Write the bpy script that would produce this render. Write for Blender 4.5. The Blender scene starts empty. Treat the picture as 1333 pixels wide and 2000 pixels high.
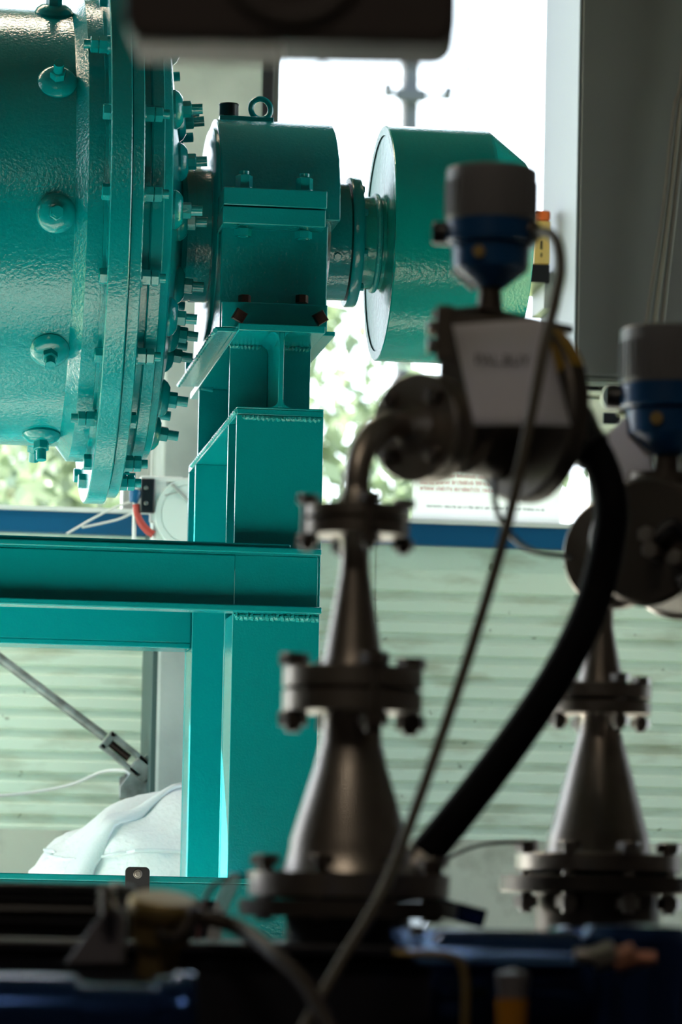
import bpy, math, random
from mathutils import Vector as V, Matrix as M
random.seed(7)
scn = bpy.context.scene
COL = scn.collection

# ------------------------------------------------------------------ camera, sky, sun, exposure
FPX, CX, CY = 7500.0, 666.5, 1468.0           # focal length in pixels of the 1333x2000 frame, principal point
TH, PH, RO = math.radians(7.5), math.radians(2.5), math.radians(1.15)
EYE = V((0, 0, 1.2))
Fw = V((math.sin(TH) * math.cos(PH), math.cos(TH) * math.cos(PH), math.sin(PH)))
R0 = V((math.cos(TH), -math.sin(TH), 0))
U0 = R0.cross(Fw)
Rt = math.cos(RO) * R0 + math.sin(RO) * U0
Up = -math.sin(RO) * R0 + math.cos(RO) * U0
F0 = V((math.sin(TH), math.cos(TH), 0))
cd = bpy.data.cameras.new('camera')
cam = bpy.data.objects.new('camera', cd)
COL.objects.link(cam)
m3 = M((Rt, Up, -Fw)).transposed()
cam.matrix_world = M.Translation(EYE) @ m3.to_4x4()
cd.sensor_fit = 'VERTICAL'
cd.sensor_height = 36.0
cd.lens = FPX / 2000 * 36
cd.shift_y = (CY - 1000) / 2000
cd.dof.use_dof = True
cd.dof.focus_distance = 7.62
cd.dof.aperture_fstop = 5.6
cd.clip_end = 300
scn.camera = cam

world = bpy.data.worlds.new('sky')
scn.world = world
world.use_nodes = True
wn, wl = world.node_tree.nodes, world.node_tree.links
wn.clear()
wo = wn.new('ShaderNodeOutputWorld')
bg = wn.new('ShaderNodeBackground')
tc = wn.new('ShaderNodeTexCoord')
sx = wn.new('ShaderNodeSeparateXYZ')
rp = wn.new('ShaderNodeValToRGB')
wl.new(tc.outputs['Generated'], sx.inputs[0])
wl.new(sx.outputs['Z'], rp.inputs[0])
rp.color_ramp.elements[0].position = 0.0
rp.color_ramp.elements[0].color = (0.88, 0.94, 1.0, 1)
rp.color_ramp.elements[1].position = 0.8
rp.color_ramp.elements[1].color = (0.62, 0.80, 1.0, 1)
wl.new(rp.outputs[0], bg.inputs[0])
bg.inputs[1].default_value = 4.4
wl.new(bg.outputs[0], wo.inputs[0])

sd = bpy.data.lights.new('sun', 'SUN')
sd.energy = 43.0
sd.angle = math.radians(0.6)
sd.color = (1.0, 0.95, 0.86)
sun = bpy.data.objects.new('sun', sd)
COL.objects.link(sun)
sun.rotation_euler = V((0.75, -0.43, -0.50)).to_track_quat('-Z', 'Y').to_euler()   # comes in through the open left side

vs = scn.view_settings
scn.display_settings.display_device = 'sRGB'
vs.view_transform = 'Standard'
vs.look = 'None'
vs.exposure = 0.42
vs.gamma = 1.0
vs.use_curve_mapping = False
scn.cycles.max_bounces = 10
scn.cycles.diffuse_bounces = 5
scn.cycles.transparent_max_bounces = 12
scn.cycles.use_denoising = True
scn.cycles.sample_clamp_indirect = 6.0
scn.cycles.caustics_reflective = False
scn.cycles.caustics_refractive = False

# ------------------------------------------------------------------ helpers
def ray(px, py):
    return Fw * FPX + Rt * (px - CX) + Up * (CY - py)
def P(px, py, Y):
    r = ray(px, py)
    return EYE + r * (Y / r.y)
def D(px, py, d):
    return EYE + ray(px, py) * (d / FPX)

def frame(o, z, x=None):
    z = V(z).normalized()
    x = V(x) if x is not None else (V((0, 0, 1)) if abs(z.z) < 0.9 else V((1, 0, 0)))
    y = z.cross(x).normalized()
    x = y.cross(z).normalized()
    m = M((x, y, z)).transposed().to_4x4()
    m.translation = o
    return m

class MB:
    def __init__(s):
        s.v, s.f = [], []
    def add(s, vs, fs, m=None):
        b = len(s.v)
        s.v += [(m @ V(p)) if m is not None else V(p) for p in vs]
        s.f += [tuple(i + b for i in f) for f in fs]
        return s
    def box(s, a, b, m=None):
        (x0, y0, z0), (x1, y1, z1) = [tuple(map(min, zip(a, b))), tuple(map(max, zip(a, b)))]
        vs = [(x, y, z) for z in (z0, z1) for y in (y0, y1) for x in (x0, x1)]
        fs = [(0, 2, 3, 1), (4, 5, 7, 6), (0, 1, 5, 4), (2, 6, 7, 3), (0, 4, 6, 2), (1, 3, 7, 5)]
        return s.add(vs, fs, m)
    def lathe(s, prof, m=None, n=48, a0=0.0):
        vs, fs, rings = [], [], []
        for (t, r) in prof:
            if r < 1e-7:
                rings.append([len(vs)]); vs.append((0, 0, t))
            else:
                rings.append(list(range(len(vs), len(vs) + n)))
                vs += [(r * math.cos(a0 + 2 * math.pi * k / n), r * math.sin(a0 + 2 * math.pi * k / n), t) for k in range(n)]
        for A, B in zip(rings, rings[1:]):
            if len(A) == 1 and len(B) == 1: continue
            for k in range(n):
                k2 = (k + 1) % n
                if len(A) == 1: fs.append((A[0], B[k2], B[k]))
                elif len(B) == 1: fs.append((A[k], A[k2], B[0]))
                else: fs.append((A[k], A[k2], B[k2], B[k]))
        return s.add(vs, fs, m)
    def cyl(s, a, b, r, n=24, r2=None, a0=0.0):
        a, b = V(a), V(b)
        h = (b - a).length
        return s.lathe([(0, 0), (0, r), (h, r if r2 is None else r2), (h, 0)], frame(a, b - a), n, a0)
    def hexa(s, r, h0, h1, m=None):
        c = r * 0.09
        return s.lathe([(h0, 0), (h0, r), (h1 - c, r), (h1, r * 0.86), (h1, 0)], m, 6)
    def tube(s, pts, r, n=10, caps=True):
        pts = [V(p) for p in pts]
        rs = r if isinstance(r, (list, tuple)) else [r] * len(pts)
        t0 = (pts[1] - pts[0]).normalized()
        x = V((0, 0, 1)) if abs(t0.z) < 0.9 else V((1, 0, 0))
        vs, fs = [], []
        for i, p in enumerate(pts):
            t = (pts[min(i + 1, len(pts) - 1)] - pts[max(i - 1, 0)]).normalized()
            y = t.cross(x).normalized(); x = y.cross(t).normalized()
            vs += [p + rs[i] * (math.cos(2 * math.pi * k / n) * x + math.sin(2 * math.pi * k / n) * y) for k in range(n)]
        for i in range(len(pts) - 1):
            for k in range(n):
                k2 = (k + 1) % n
                fs.append((i * n + k, i * n + k2, (i + 1) * n + k2, (i + 1) * n + k))
        if caps:
            fs.append(tuple(range(n - 1, -1, -1)))
            fs.append(tuple((len(pts) - 1) * n + k for k in range(n)))
        return s.add(vs, fs)
    def prism(s, poly, m, h):
        n = len(poly)
        vs = [(x, y, 0) for x, y in poly] + [(x, y, h) for x, y in poly]
        fs = [tuple(range(n - 1, -1, -1)), tuple(range(n, 2 * n))] + [(k, (k + 1) % n, n + (k + 1) % n, n + k) for k in range(n)]
        return s.add(vs, fs, m)
    def torus(s, m, R, r, n=32, k=10):
        pts = [(R * math.cos(2 * math.pi * i / n), R * math.sin(2 * math.pi * i / n), 0) for i in range(n)]
        vs, fs = [], []
        for i in range(n):
            a = 2 * math.pi * i / n
            for j in range(k):
                b = 2 * math.pi * j / k
                vs.append(((R + r * math.cos(b)) * math.cos(a), (R + r * math.cos(b)) * math.sin(a), r * math.sin(b)))
        for i in range(n):
            for j in range(k):
                fs.append((i * k + j, ((i + 1) % n) * k + j, ((i + 1) % n) * k + (j + 1) % k, i * k + (j + 1) % k))
        return s.add(vs, fs, m)
    def mesh(s, name, mat, off=None, ang=35):
        me = bpy.data.meshes.new(name)
        me.from_pydata([tuple(p - off) if off is not None else tuple(p) for p in s.v], [], s.f)
        me.materials.append(mat)
        me.polygons.foreach_set('use_smooth', [True] * len(me.polygons))
        me.set_sharp_from_angle(angle=math.radians(ang))
        me.update()
        return me

def bez(pts, n=12):
    """smooth curve through points (Catmull-Rom)"""
    p = [V(q) for q in pts]
    p = [2 * p[0] - p[1]] + p + [2 * p[-1] - p[-2]]
    out = []
    for i in range(1, len(p) - 2):
        for k in range(n):
            t = k / n
            a, b, c, d = p[i - 1], p[i], p[i + 1], p[i + 2]
            out.append(0.5 * ((2 * b) + (c - a) * t + (2 * a - 5 * b + 4 * c - d) * t * t + (3 * b - a - 3 * c + d) * t ** 3))
    out.append(p[-2])
    return out

def link(name, me, parent=None, m=None):
    o = bpy.data.objects.new(name, me)
    COL.objects.link(o)
    if parent is not None: o.parent = parent
    if m is not None: o.matrix_basis = m
    return o
def bevel(o, w, seg=2):
    b = o.modifiers.new('bevel', 'BEVEL'); b.width = w; b.segments = seg; b.limit_method = 'ANGLE'; b.angle_limit = math.radians(40)
    b.harden_normals = False
    return o
def tag(o, label, cat, group=None):
    o['label'] = label; o['category'] = cat
    if group: o['group'] = group
    return o
class Thing:
    def __init__(s, name, label, cat, loc, group=None):
        s.loc = V(loc)
        s.o = bpy.data.objects.new(name, None)
        s.o.empty_display_size = 0.05
        COL.objects.link(s.o)
        s.o.location = s.loc
        tag(s.o, label, cat, group)
    def part(s, name, mb, mat, parent=None, bv=None, ang=35, label=None):
        o = link(name, mb.mesh(name, mat, s.loc, ang), parent or s.o)
        if bv: bevel(o, bv)
        if label: o['label'] = label
        return o
    def inst(s, name, me, m, parent=None):        # shared mesh placed by a world matrix
        return link(name, me, parent or s.o, M.Translation(-s.loc) @ m)
def solo(name, mb, mat, label, cat, loc=None, group=None, bv=None, ang=35):
    loc = V(loc) if loc is not None else V((0, 0, 0))
    o = link(name, mb.mesh(name, mat, loc, ang)); o.location = loc
    if bv: bevel(o, bv)
    return tag(o, label, cat, group)
def struct(name, mb, mat, parent=None, bv=None, ang=35):
    o = link(name, mb.mesh(name, mat, None, ang), parent)
    if parent is None: o['kind'] = 'structure'
    if bv: bevel(o, bv)
    return o

# ------------------------------------------------------------------ materials
def mat(name, col, rough=0.5, metal=0.0, bump=0.0, bscale=60.0, col2=None, cscale=8.0, cmix=(0.35, 0.65), spec=0.5, coat=0.0, transl=0.0, detail=3.0):
    m = bpy.data.materials.new(name); m.use_nodes = True
    n, l = m.node_tree.nodes, m.node_tree.links
    b = n['Principled BSDF']
    b.inputs['Base Color'].default_value = (*col, 1)
    b.inputs['Roughness'].default_value = rough
    b.inputs['Metallic'].default_value = metal
    b.inputs['Specular IOR Level'].default_value = spec
    b.inputs['Coat Weight'].default_value = coat
    t = n.new('ShaderNodeTexCoord')
    if col2:
        x = n.new('ShaderNodeTexNoise'); x.inputs['Scale'].default_value = cscale; x.inputs['Detail'].default_value = 5
        r = n.new('ShaderNodeValToRGB')
        r.color_ramp.elements[0].position, r.color_ramp.elements[1].position = cmix
        r.color_ramp.elements[0].color, r.color_ramp.elements[1].color = (*col, 1), (*col2, 1)
        l.new(t.outputs['Object'], x.inputs['Vector']); l.new(x.outputs[0], r.inputs[0]); l.new(r.outputs[0], b.inputs['Base Color'])
    if bump:
        x = n.new('ShaderNodeTexNoise'); x.inputs['Scale'].default_value = bscale; x.inputs['Detail'].default_value = detail
        u = n.new('ShaderNodeBump'); u.inputs['Strength'].default_value = bump; u.inputs['Distance'].default_value = 0.004
        l.new(t.outputs['Object'], x.inputs['Vector']); l.new(x.outputs[0], u.inputs['Height']); l.new(u.outputs[0], b.inputs['Normal'])
    if transl:
        tr = n.new('ShaderNodeBsdfTranslucent'); mx = n.new('ShaderNodeMixShader'); mx.inputs[0].default_value = transl
        out = n['Material Output']
        src = b.inputs['Base Color'].links[0].from_socket if b.inputs['Base Color'].links else None
        if src: l.new(src, tr.inputs[0])
        else: tr.inputs[0].default_value = (*col, 1)
        l.new(b.outputs[0], mx.inputs[1]); l.new(tr.outputs[0], mx.inputs[2]); l.new(mx.outputs[0], out.inputs[0])
    return m

TQ = (0.0, 0.245, 0.262)
m_turq = mat('turquoise_paint', TQ, 0.17, bump=0.25, bscale=150, col2=(0.0, 0.222, 0.238), cscale=5, detail=2)
m_turqs = mat('turquoise_paint_smooth', TQ, 0.18, bump=0.12, bscale=210, detail=2)
TG = (0.0, 0.275, 0.242)
m_green = mat('sea_green_paint', TG, 0.18, bump=0.24, bscale=120)
m_turqw = mat('turquoise_weld', (0.01, 0.33, 0.33), 0.25, bump=0.5, bscale=190)
m_darktrim = mat('dark_teal_trim', (0.05, 0.09, 0.09), 0.5)
m_rust = mat('dark_screw_steel', (0.045, 0.022, 0.018), 0.45, 0.6)
m_black = mat('black_plastic', (0.006, 0.006, 0.010), 0.35)
m_rubber = mat('black_rubber', (0.003, 0.003, 0.005), 0.75, spec=0.12)
m_steel = mat('stainless_steel', (0.37, 0.33, 0.30), 0.38, 1.0, bump=0.05, bscale=40, col2=(0.26, 0.225, 0.20), cscale=14)
m_steel2 = mat('stainless_bolts', (0.40, 0.37, 0.35), 0.30, 1.0)
m_dkbolt = mat('dull_bolts', (0.13, 0.11, 0.10), 0.38, 0.8)
m_cast = mat('dark_cast_metal', (0.10, 0.085, 0.075), 0.45, 0.7, bump=0.15, bscale=90)
m_gasket = mat('black_gasket', (0.008, 0.008, 0.008), 0.7)
m_lid = mat('grey_plastic_lid', (0.17, 0.165, 0.18), 0.42)
m_blue = mat('blue_housing', (0.004, 0.06, 0.19), 0.30)
m_olive = mat('olive_plastic', (0.20, 0.21, 0.08), 0.5)
m_yellow = mat('ochre_sticker', (0.40, 0.24, 0.035), 0.5)
m_paper = mat('white_paper', (0.80, 0.78, 0.84), 0.75, transl=0.25)
m_poster = mat('poster_paper', (0.90, 0.89, 0.88), 0.7, transl=0.8)
m_ink = mat('black_ink', (0.01, 0.01, 0.012), 0.7)
m_red = mat('red_ink', (0.55, 0.03, 0.05), 0.7)
m_cable = mat('brown_grey_cable', (0.10, 0.085, 0.065), 0.55)
m_umber, m_umber2 = mat('umber_cable', (0.035, 0.026, 0.02), 0.6), mat('taupe_cable', (0.07, 0.055, 0.042), 0.6)
m_blueglint = mat('navy_plate_highlight', (0.16, 0.34, 0.80), 0.22, 0.85)  # lighter copy of the navy, blue highlight painted into the pump plate
m_navy = mat('navy_gloss_paint', (0.022, 0.06, 0.20), 0.14, 0.85)
m_dark = mat('dark_machine_paint', (0.010, 0.010, 0.016), 0.4)
m_housing = mat('dark_brown_housing', (0.030, 0.022, 0.022), 0.45)
m_litgrey = mat('pale_grey_lit_faces', (0.72, 0.66, 0.68), 0.5)  # pale tone painting light onto the housing underside and transmitter bevel
m_brass = mat('dull_brass', (0.30, 0.21, 0.08), 0.42, 0.6, bump=0.1)
m_clear = mat('grey_plastic_guard', (0.16, 0.15, 0.17), 0.4)
m_amber = mat('amber_cup', (0.42, 0.17, 0.01), 0.25)
m_conc = mat('concrete', (0.41, 0.45, 0.445), 0.85, bump=0.35, bscale=45, col2=(0.31, 0.345, 0.34), cscale=5)
m_floor = mat('pale_floor', (0.58, 0.60, 0.54), 0.45, bump=0.05, bscale=20, col2=(0.50, 0.52, 0.46), cscale=2)
m_ceil = mat('grey_ceiling', (0.08, 0.078, 0.076), 0.9, bump=0.1)
m_wall = mat('dim_plaster', (0.06, 0.05, 0.045), 0.9, bump=0.15, bscale=30)
m_brownf = mat('brown_frame', (0.07, 0.06, 0.075), 0.5)
m_greyf = mat('grey_frame', (0.36, 0.37, 0.36), 0.5, bump=0.05)
m_pinkf = mat('pink_grey_frame', (0.45, 0.40, 0.39), 0.5)
m_bluesill = mat('blue_sill_paint', (0.0, 0.085, 0.22), 0.40, bump=0.05)
m_whitesill = mat('white_sill', (0.75, 0.76, 0.78), 0.4)
m_plinth = mat('stained_plinth', (0.60, 0.61, 0.53), 0.9, bump=0.3, bscale=40, col2=(0.38, 0.38, 0.32), cscale=9, cmix=(0.5, 0.75))
m_litside = mat('window_lit_side_grey', (0.20, 0.22, 0.235), 0.5)  # window light on the cabinet's left face, put into its colour
m_pillar2 = mat('grey_cabinet_paint', (0.066, 0.063, 0.064), 0.55, bump=0.05)
m_galv = mat('galvanised_steel', (0.40, 0.42, 0.42), 0.45, 0.6, bump=0.15, bscale=60, col2=(0.18, 0.18, 0.18), cscale=20)
m_bag = mat('white_woven_sack', (0.82, 0.84, 0.86), 0.7, bump=0.8, bscale=85, detail=6)
m_strap = mat('white_webbing', (0.72, 0.77, 0.80), 0.8, bump=0.4, bscale=220)
m_reel = mat('white_reel_paint', (0.72, 0.78, 0.77), 0.4)
m_redh = mat('red_hose', (0.45, 0.05, 0.04), 0.5)
m_white = mat('white_line', (0.75, 0.74, 0.74), 0.5)
m_cream = mat('cream_device', (0.86, 0.83, 0.74), 0.45)
m_orange = mat('orange_plastic', (0.85, 0.16, 0.03), 0.4)
m_tagy = mat('yellow_tag', (0.80, 0.60, 0.22), 0.5, transl=0.3)
m_leaf = mat('leaf', (0.17, 0.21, 0.12), 0.3, col2=(0.12, 0.15, 0.11), cscale=1.5, transl=0.45)
m_bark = mat('bark', (0.22, 0.18, 0.14), 0.9, bump=0.4)
m_pole = mat('weathered_pole', (0.022, 0.025, 0.035), 0.8)
m_grass = mat('grass_ground', (0.30, 0.36, 0.14), 0.95, bump=0.4, bscale=4)

# pale corrugated wall sheet with dirt streaks
def wall_sheet(name='pale_green_sheet', k=1.0, p0=0.52):
    m = mat(name, (0.76, 0.88, 0.77), 0.6, bump=0.06, bscale=30)
    n, l = m.node_tree.nodes, m.node_tree.links
    b = n['Principled BSDF']
    t = n.new('ShaderNodeTexCoord')
    mp = n.new('ShaderNodeMapping'); mp.inputs['Scale'].default_value = (2.2, 1, 7.0)
    a = n.new('ShaderNodeTexNoise'); a.inputs['Scale'].default_value = 2.2; a.inputs['Detail'].default_value = 6
    r = n.new('ShaderNodeValToRGB'); r.color_ramp.elements[0].position = p0; r.color_ramp.elements[1].position = p0 + 0.28
    r.color_ramp.elements[0].color = (0.76 * k, 0.88 * k, 0.77 * k, 1); r.color_ramp.elements[1].color = (0.44, 0.46, 0.34, 1)
    sp = n.new('ShaderNodeTexNoise'); sp.inputs['Scale'].default_value = 26; sp.inputs['Detail'].default_value = 2
    r2 = n.new('ShaderNodeValToRGB'); r2.color_ramp.elements[0].position = 0.70; r2.color_ramp.elements[1].position = 0.78
    r2.color_ramp.elements[0].color = (1, 1, 1, 1); r2.color_ramp.elements[1].color = (0.35, 0.36, 0.32, 1)
    mx = n.new('ShaderNodeMix'); mx.data_type = 'RGBA'; mx.blend_type = 'MULTIPLY'; mx.inputs[0].default_value = 1.0
    l.new(t.outputs['Object'], mp.inputs[0]); l.new(mp.outputs[0], a.inputs['Vector']); l.new(a.outputs[0], r.inputs[0])
    l.new(t.outputs['Object'], sp.inputs['Vector']); l.new(sp.outputs[0], r2.inputs[0])
    l.new(r.outputs[0], mx.inputs[6]); l.new(r2.outputs[0], mx.inputs[7]); l.new(mx.outputs[2], b.inputs['Base Color'])
    return m
m_sheet = wall_sheet()
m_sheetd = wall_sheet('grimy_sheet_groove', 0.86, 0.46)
def glass():
    m = bpy.data.materials.new('window_glass'); m.use_nodes = True
    n, l = m.node_tree.nodes, m.node_tree.links
    n.clear()
    o = n.new('ShaderNodeOutputMaterial'); mx = n.new('ShaderNodeMixShader'); tr = n.new('ShaderNodeBsdfTransparent'); g = n.new('ShaderNodeBsdfGlossy')
    fr = n.new('ShaderNodeFresnel'); fr.inputs[0].default_value = 1.45
    tr.inputs[0].default_value = (0.95, 0.97, 0.97, 1); g.inputs['Roughness'].default_value = 0.02
    l.new(fr.outputs[0], mx.inputs[0]); l.new(tr.outputs[0], mx.inputs[1]); l.new(g.outputs[0], mx.inputs[2]); l.new(mx.outputs[0], o.inputs[0])
    return m
m_glass = glass()
def lamp_mat(name='lamp_diffuser', e=40.0):
    m = bpy.data.materials.new(name); m.use_nodes = True
    b = m.node_tree.nodes['Principled BSDF']
    b.inputs['Base Color'].default_value = (0.9, 0.88, 0.82, 1)
    b.inputs['Emission Color'].default_value = (1.0, 0.86, 0.66, 1); b.inputs['Emission Strength'].default_value = e
    return m
m_lamp = lamp_mat()
m_lamp2 = lamp_mat('warm_lamp_diffuser', 42.0)

# ------------------------------------------------------------------ the setting
XL, XR, YB0, YW, ZC = -3.0, 3.6, -2.0, 10.0, 4.6
struct('floor', MB().box((XL - 0.2, YB0, -0.2), (XR + 0.2, YW + 0.25, 0)), m_floor)
YP, ZP = 5.3, 0.95
struct('floor_2', MB().box((XL, YP, 0), (XR, YW + 0.0, ZP)), m_floor)
struct('ceiling', MB().box((XL - 0.2, YB0, ZC), (XR + 0.2, YW + 0.25, ZC + 0.2)), m_ceil)
struct('wall_right', MB().box((XR, YB0, 0), (XR + 0.2, 6.9, ZC)).box((XR, 9.7, 0), (XR + 0.2, YW + 0.25, ZC)).box((XR, 6.9, 0), (XR + 0.2, 9.7, 1.15)).box((XR, 6.9, 4.0), (XR + 0.2, 9.7, ZC)), m_wall)
w3 = struct('added_window', MB().box((XR + 0.05, 6.9, 1.15), (XR + 0.12, 6.95, 4.0)).box((XR + 0.05, 9.65, 1.15), (XR + 0.12, 9.7, 4.0)).box((XR + 0.05, 6.95, 3.95), (XR + 0.12, 9.65, 4.0)).box((XR + 0.05, 6.95, 1.15), (XR + 0.12, 9.65, 1.2)).box((XR + 0.05, 8.28, 1.2), (XR + 0.12, 8.32, 3.95)), m_greyf)  # unseen window, added to let in sky and brighten the back wall
for ya_, yb_ in ((6.95, 8.28), (8.32, 9.65)):
    struct('pane', MB().box((XR + 0.08, ya_, 1.2), (XR + 0.086, yb_, 3.95)), m_glass, w3)
struct('wall_front', MB().box((XL - 0.2, YB0 - 0.2, 0), (XR + 0.2, YB0, ZC)), m_wall)
wl_ = struct('wall_left', MB().box((XL - 0.2, YB0, 0), (XL, 7.4, ZC)).box((XL - 0.2, 9.95, 0), (XL, YW + 0.25, ZC)).box((XL - 0.2, 7.4, 4.2), (XL, 9.95, ZC)), m_wall)
struct('ground_outside', MB().box((-60, YW + 0.3, -0.4), (60, 120, -0.3)).box((-60, -20, -0.4), (XL - 0.25, YW + 0.3, -0.3)).box((XR + 0.25, -20, -0.4), (60, YW + 0.3, -0.3)), m_grass)

zs = P(800, 1019, YW).z                 # sill height
zs2 = P(800, 1066, YW).z                # underside of the blue sill band
zp = P(900, 1640, YW).z                 # top of the rough plinth
wb = struct('wall_back', MB().box((XL, YW + 0.05, 0), (XR, YW + 0.25, zs)).box((XL, YW + 0.05, ZC - 0.25), (XR, YW + 0.25, ZC)), m_sheet)
# corrugated sheet: horizontal trapezoid ribs
pitch = 41.5 / FPX * YW * 1.01
prof = [(YW + 0.05, zp), (YW, zp)]
z = zp + 0.01
while z + pitch < P(800, 1108, YW).z:
    prof += [(YW, z), (YW + 0.008, z + pitch * 0.10), (YW + 0.008, z + pitch * 0.46), (YW, z + pitch * 0.56)]
    z += pitch
prof += [(YW, z), (YW, zs2), (YW + 0.05, zs2)]
sheet = MB()
x0, x1 = XL, XR
for k in range(6):
    a, b = x0 + (x1 - x0) * k / 6, x0 + (x1 - x0) * (k + 1) / 6 - 0.002
    vs_ = [(a, y, zz) for y, zz in prof] + [(b, y, zz) for y, zz in prof]
    nn = len(prof)
    o = MB().add(vs_, [(i, i + nn, i + nn + 1, i + 1) for i in range(nn - 1)])
    so_ = struct('wall_sheet', o, m_sheet, wb, ang=15)
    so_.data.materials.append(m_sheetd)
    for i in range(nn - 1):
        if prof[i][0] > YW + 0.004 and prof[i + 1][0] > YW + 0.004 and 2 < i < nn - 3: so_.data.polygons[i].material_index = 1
struct('trim_1', MB().box((XL, YW - 0.02, ZP), (XR, YW + 0.05, zp)), m_plinth)
struct('trim_2', MB().box((XL, YW - 0.035, zs2), (XR, YW + 0.05, zs - 0.008)), m_bluesill, bv=0.003)
struct('trim_3', MB().box((XL, YW - 0.045, zs - 0.008), (XR, YW + 0.12, zs + 0.004)), m_whitesill, bv=0.002)

# concrete pillar between the two windows
xp0, xp1 = P(322, 800, 9.62).x, P(511, 300, 9.62).x
struct('trim_9', MB().box((xp0 - 0.014, 9.66, ZP), (xp0 + 0.001, YW - 0.021, zs2)), m_darktrim, bv=0.002)
pil = struct('pillar_1', MB().box((xp0, 9.62, 0), (xp1, YW + 0.06, ZC)), m_conc, bv=0.006)
# window frames and panes
def window(name, xa, xb, mull=()):
    f = struct(name, MB().box((xa, YW + 0.03, zs), (xa + 0.03, YW + 0.10, ZC - 0.25)).box((xb - 0.03, YW + 0.03, zs), (xb, YW + 0.10, ZC - 0.25))
               .box((xa + 0.03, YW + 0.03, ZC - 0.30), (xb - 0.03, YW + 0.10, ZC - 0.25)).box((xa + 0.03, YW + 0.05, zs), (xb - 0.03, YW + 0.10, zs + 0.012)), m_greyf, bv=0.003)
    struct('pane', MB().box((xa + 0.03, YW + 0.068, zs + 0.012), (xb - 0.03, YW + 0.074, ZC - 0.30)), m_glass, f)
    return f
xw1 = P(268, 800, YW).x
window('window_1', -2.2, xw1)
struct('trim_4', MB().box((xw1, YW - 0.01, zs), (P(296, 800, YW).x, YW + 0.12, ZC - 0.25)), m_greyf, bv=0.004)
struct('trim_5', MB().box((P(296, 800, YW).x, YW - 0.03, zs), (P(301, 800, YW).x, YW + 0.1, ZC - 0.25)), m_whitesill, bv=0.002)
struct('trim_6', MB().box((P(301, 800, YW).x, YW - 0.01, zs), (P(312, 800, YW).x, YW + 0.12, ZC - 0.25)), m_greyf, bv=0.002)
struct('trim_7', MB().box((P(312, 800, YW).x, YW - 0.04, zs), (xp0, YW + 0.12, ZC - 0.25)), m_pinkf, bv=0.003)
xw2 = P(530, 200, 9.95).x
struct('trim_8', MB().box((xp1, 9.90, zs), (xw2, YW + 0.12, ZC - 0.25)), m_brownf, bv=0.003)
window('window_2', xw2, P(1150, 600, YW).x + 0.06)
# the wall to the right of the windows
struct('pillar_2', MB().box((P(1150, 600, YW).x + 0.06, YW + 0.0, zs), (XR, YW + 0.25, ZC)), m_wall)

# ceiling luminaires
def luminaire(x0, x1, y, label, w=0.12, lm=None):
    t = Thing('ceiling_light', label, 'lamp', ((x0 + x1) / 2, y, ZC), 'linear ceiling lights')
    t.part('lamp_body', MB().box((x0, y - w / 2 - 0.02, ZC - 0.06), (x1, y + w / 2 + 0.02, ZC)), m_greyf, bv=0.004)
    t.part('diffuser', MB().box((x0 + 0.02, y - w / 2, ZC - 0.075), (x1 - 0.02, y + w / 2, ZC - 0.055)), lm or m_lamp)
    return t
luminaire(-1.7, 0.62, 8.75, 'long ceiling light above the turquoise drum')
luminaire(-1.2, 0.3, 1.2, 'shorter ceiling light over the camera end of the room', 0.10, m_lamp2)

# ------------------------------------------------------------------ turquoise frame
Yf, Yb, HS = 7.45, 8.31, 0.172
frm = Thing('support_frame', 'turquoise welded steel frame of posts and beams carrying the big drum', 'frame', (P(540, 1700, Yf).x, Yf, ZP))
xc = P(545, 900, Yf + 0.01).x                   # centre line of the bearing beam
hw = 0.5 * (P(629.5, 890, Yf).x - P(460, 890, Yf).x)
zt = P(545, 800, Yf).z                         # top of the posts
def hbeam(mb, y0, z0, z1, w, d, tf=0.014, tw=0.011, x=None):
    x = xc if x is None else x
    mb.box((x - w, y0, z0), (x + w, y0 + tf, z1)).box((x - w, y0 + d - tf, z0), (x + w, y0 + d, z1)).box((x - tw / 2, y0 + tf, z0), (x + tw / 2, y0 + d - tf, z1))
    return mb
frm.part('post', hbeam(MB(), Yf, ZP + 0.02, zt - 0.012, hw, HS), m_turqs, bv=0.0015)
frm.part('post', hbeam(MB(), Yb, ZP + 0.02, zt - 0.012, hw, HS), m_turqs, bv=0.0015)
for y in (Yf, Yb):
    frm.part('foot_plate', MB().box((xc - hw - 0.06, y - 0.05, ZP), (xc + hw + 0.06, y + HS + 0.05, ZP + 0.02)), m_turqs, bv=0.002)
# bearing beam running front to back on the posts
zb1 = P(550, 634, Yf).z
tf = 0.014
bb = frm.part('bearing_beam', MB().box((xc - hw, Yf, zt - 0.012), (xc + hw, Yb + HS, zt)).box((xc - hw, Yf, zt), (xc + hw, Yb + HS, zt + 0.004))
              .box((xc - hw, Yf, zb1 - tf), (xc + hw, Yb + HS, zb1)).box((xc - 0.005, Yf, zt + 0.004), (xc + 0.005, Yb + HS, zb1 - tf)), m_turqs, bv=0.0015)
fil = MB()
for sx_, zz, sz in ((1, zt + 0.004, 1), (-1, zt + 0.004, 1), (1, zb1 - tf, -1), (-1, zb1 - tf, -1)):
    poly = [(0, 0)] + [(0.016 - 0.016 * math.sin(a * math.pi / 12), 0.016 - 0.016 * math.cos(a * math.pi / 12)) for a in range(7)]
    poly = [(p[0] * sx_ + sx_ * 0.005, p[1] * sz) for p in poly]
    fil.prism(poly, M(((1, 0, 0, xc), (0, 0, 1, Yf), (0, 1, 0, zz), (0, 0, 0, 1))), Yb + HS - Yf)
frm.part('web_fillet', fil, m_turqs, bb)
for y in (Yf + 0.20, Yb + 0.0):
    for s_ in (-1, 1):
        frm.part('stiffener', MB().box((xc + s_ * 0.005, y, zt + 0.004), (xc + s_ * (hw - 0.004), y + 0.012, zb1 - tf)), m_turqs, bv=0.001)
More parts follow.
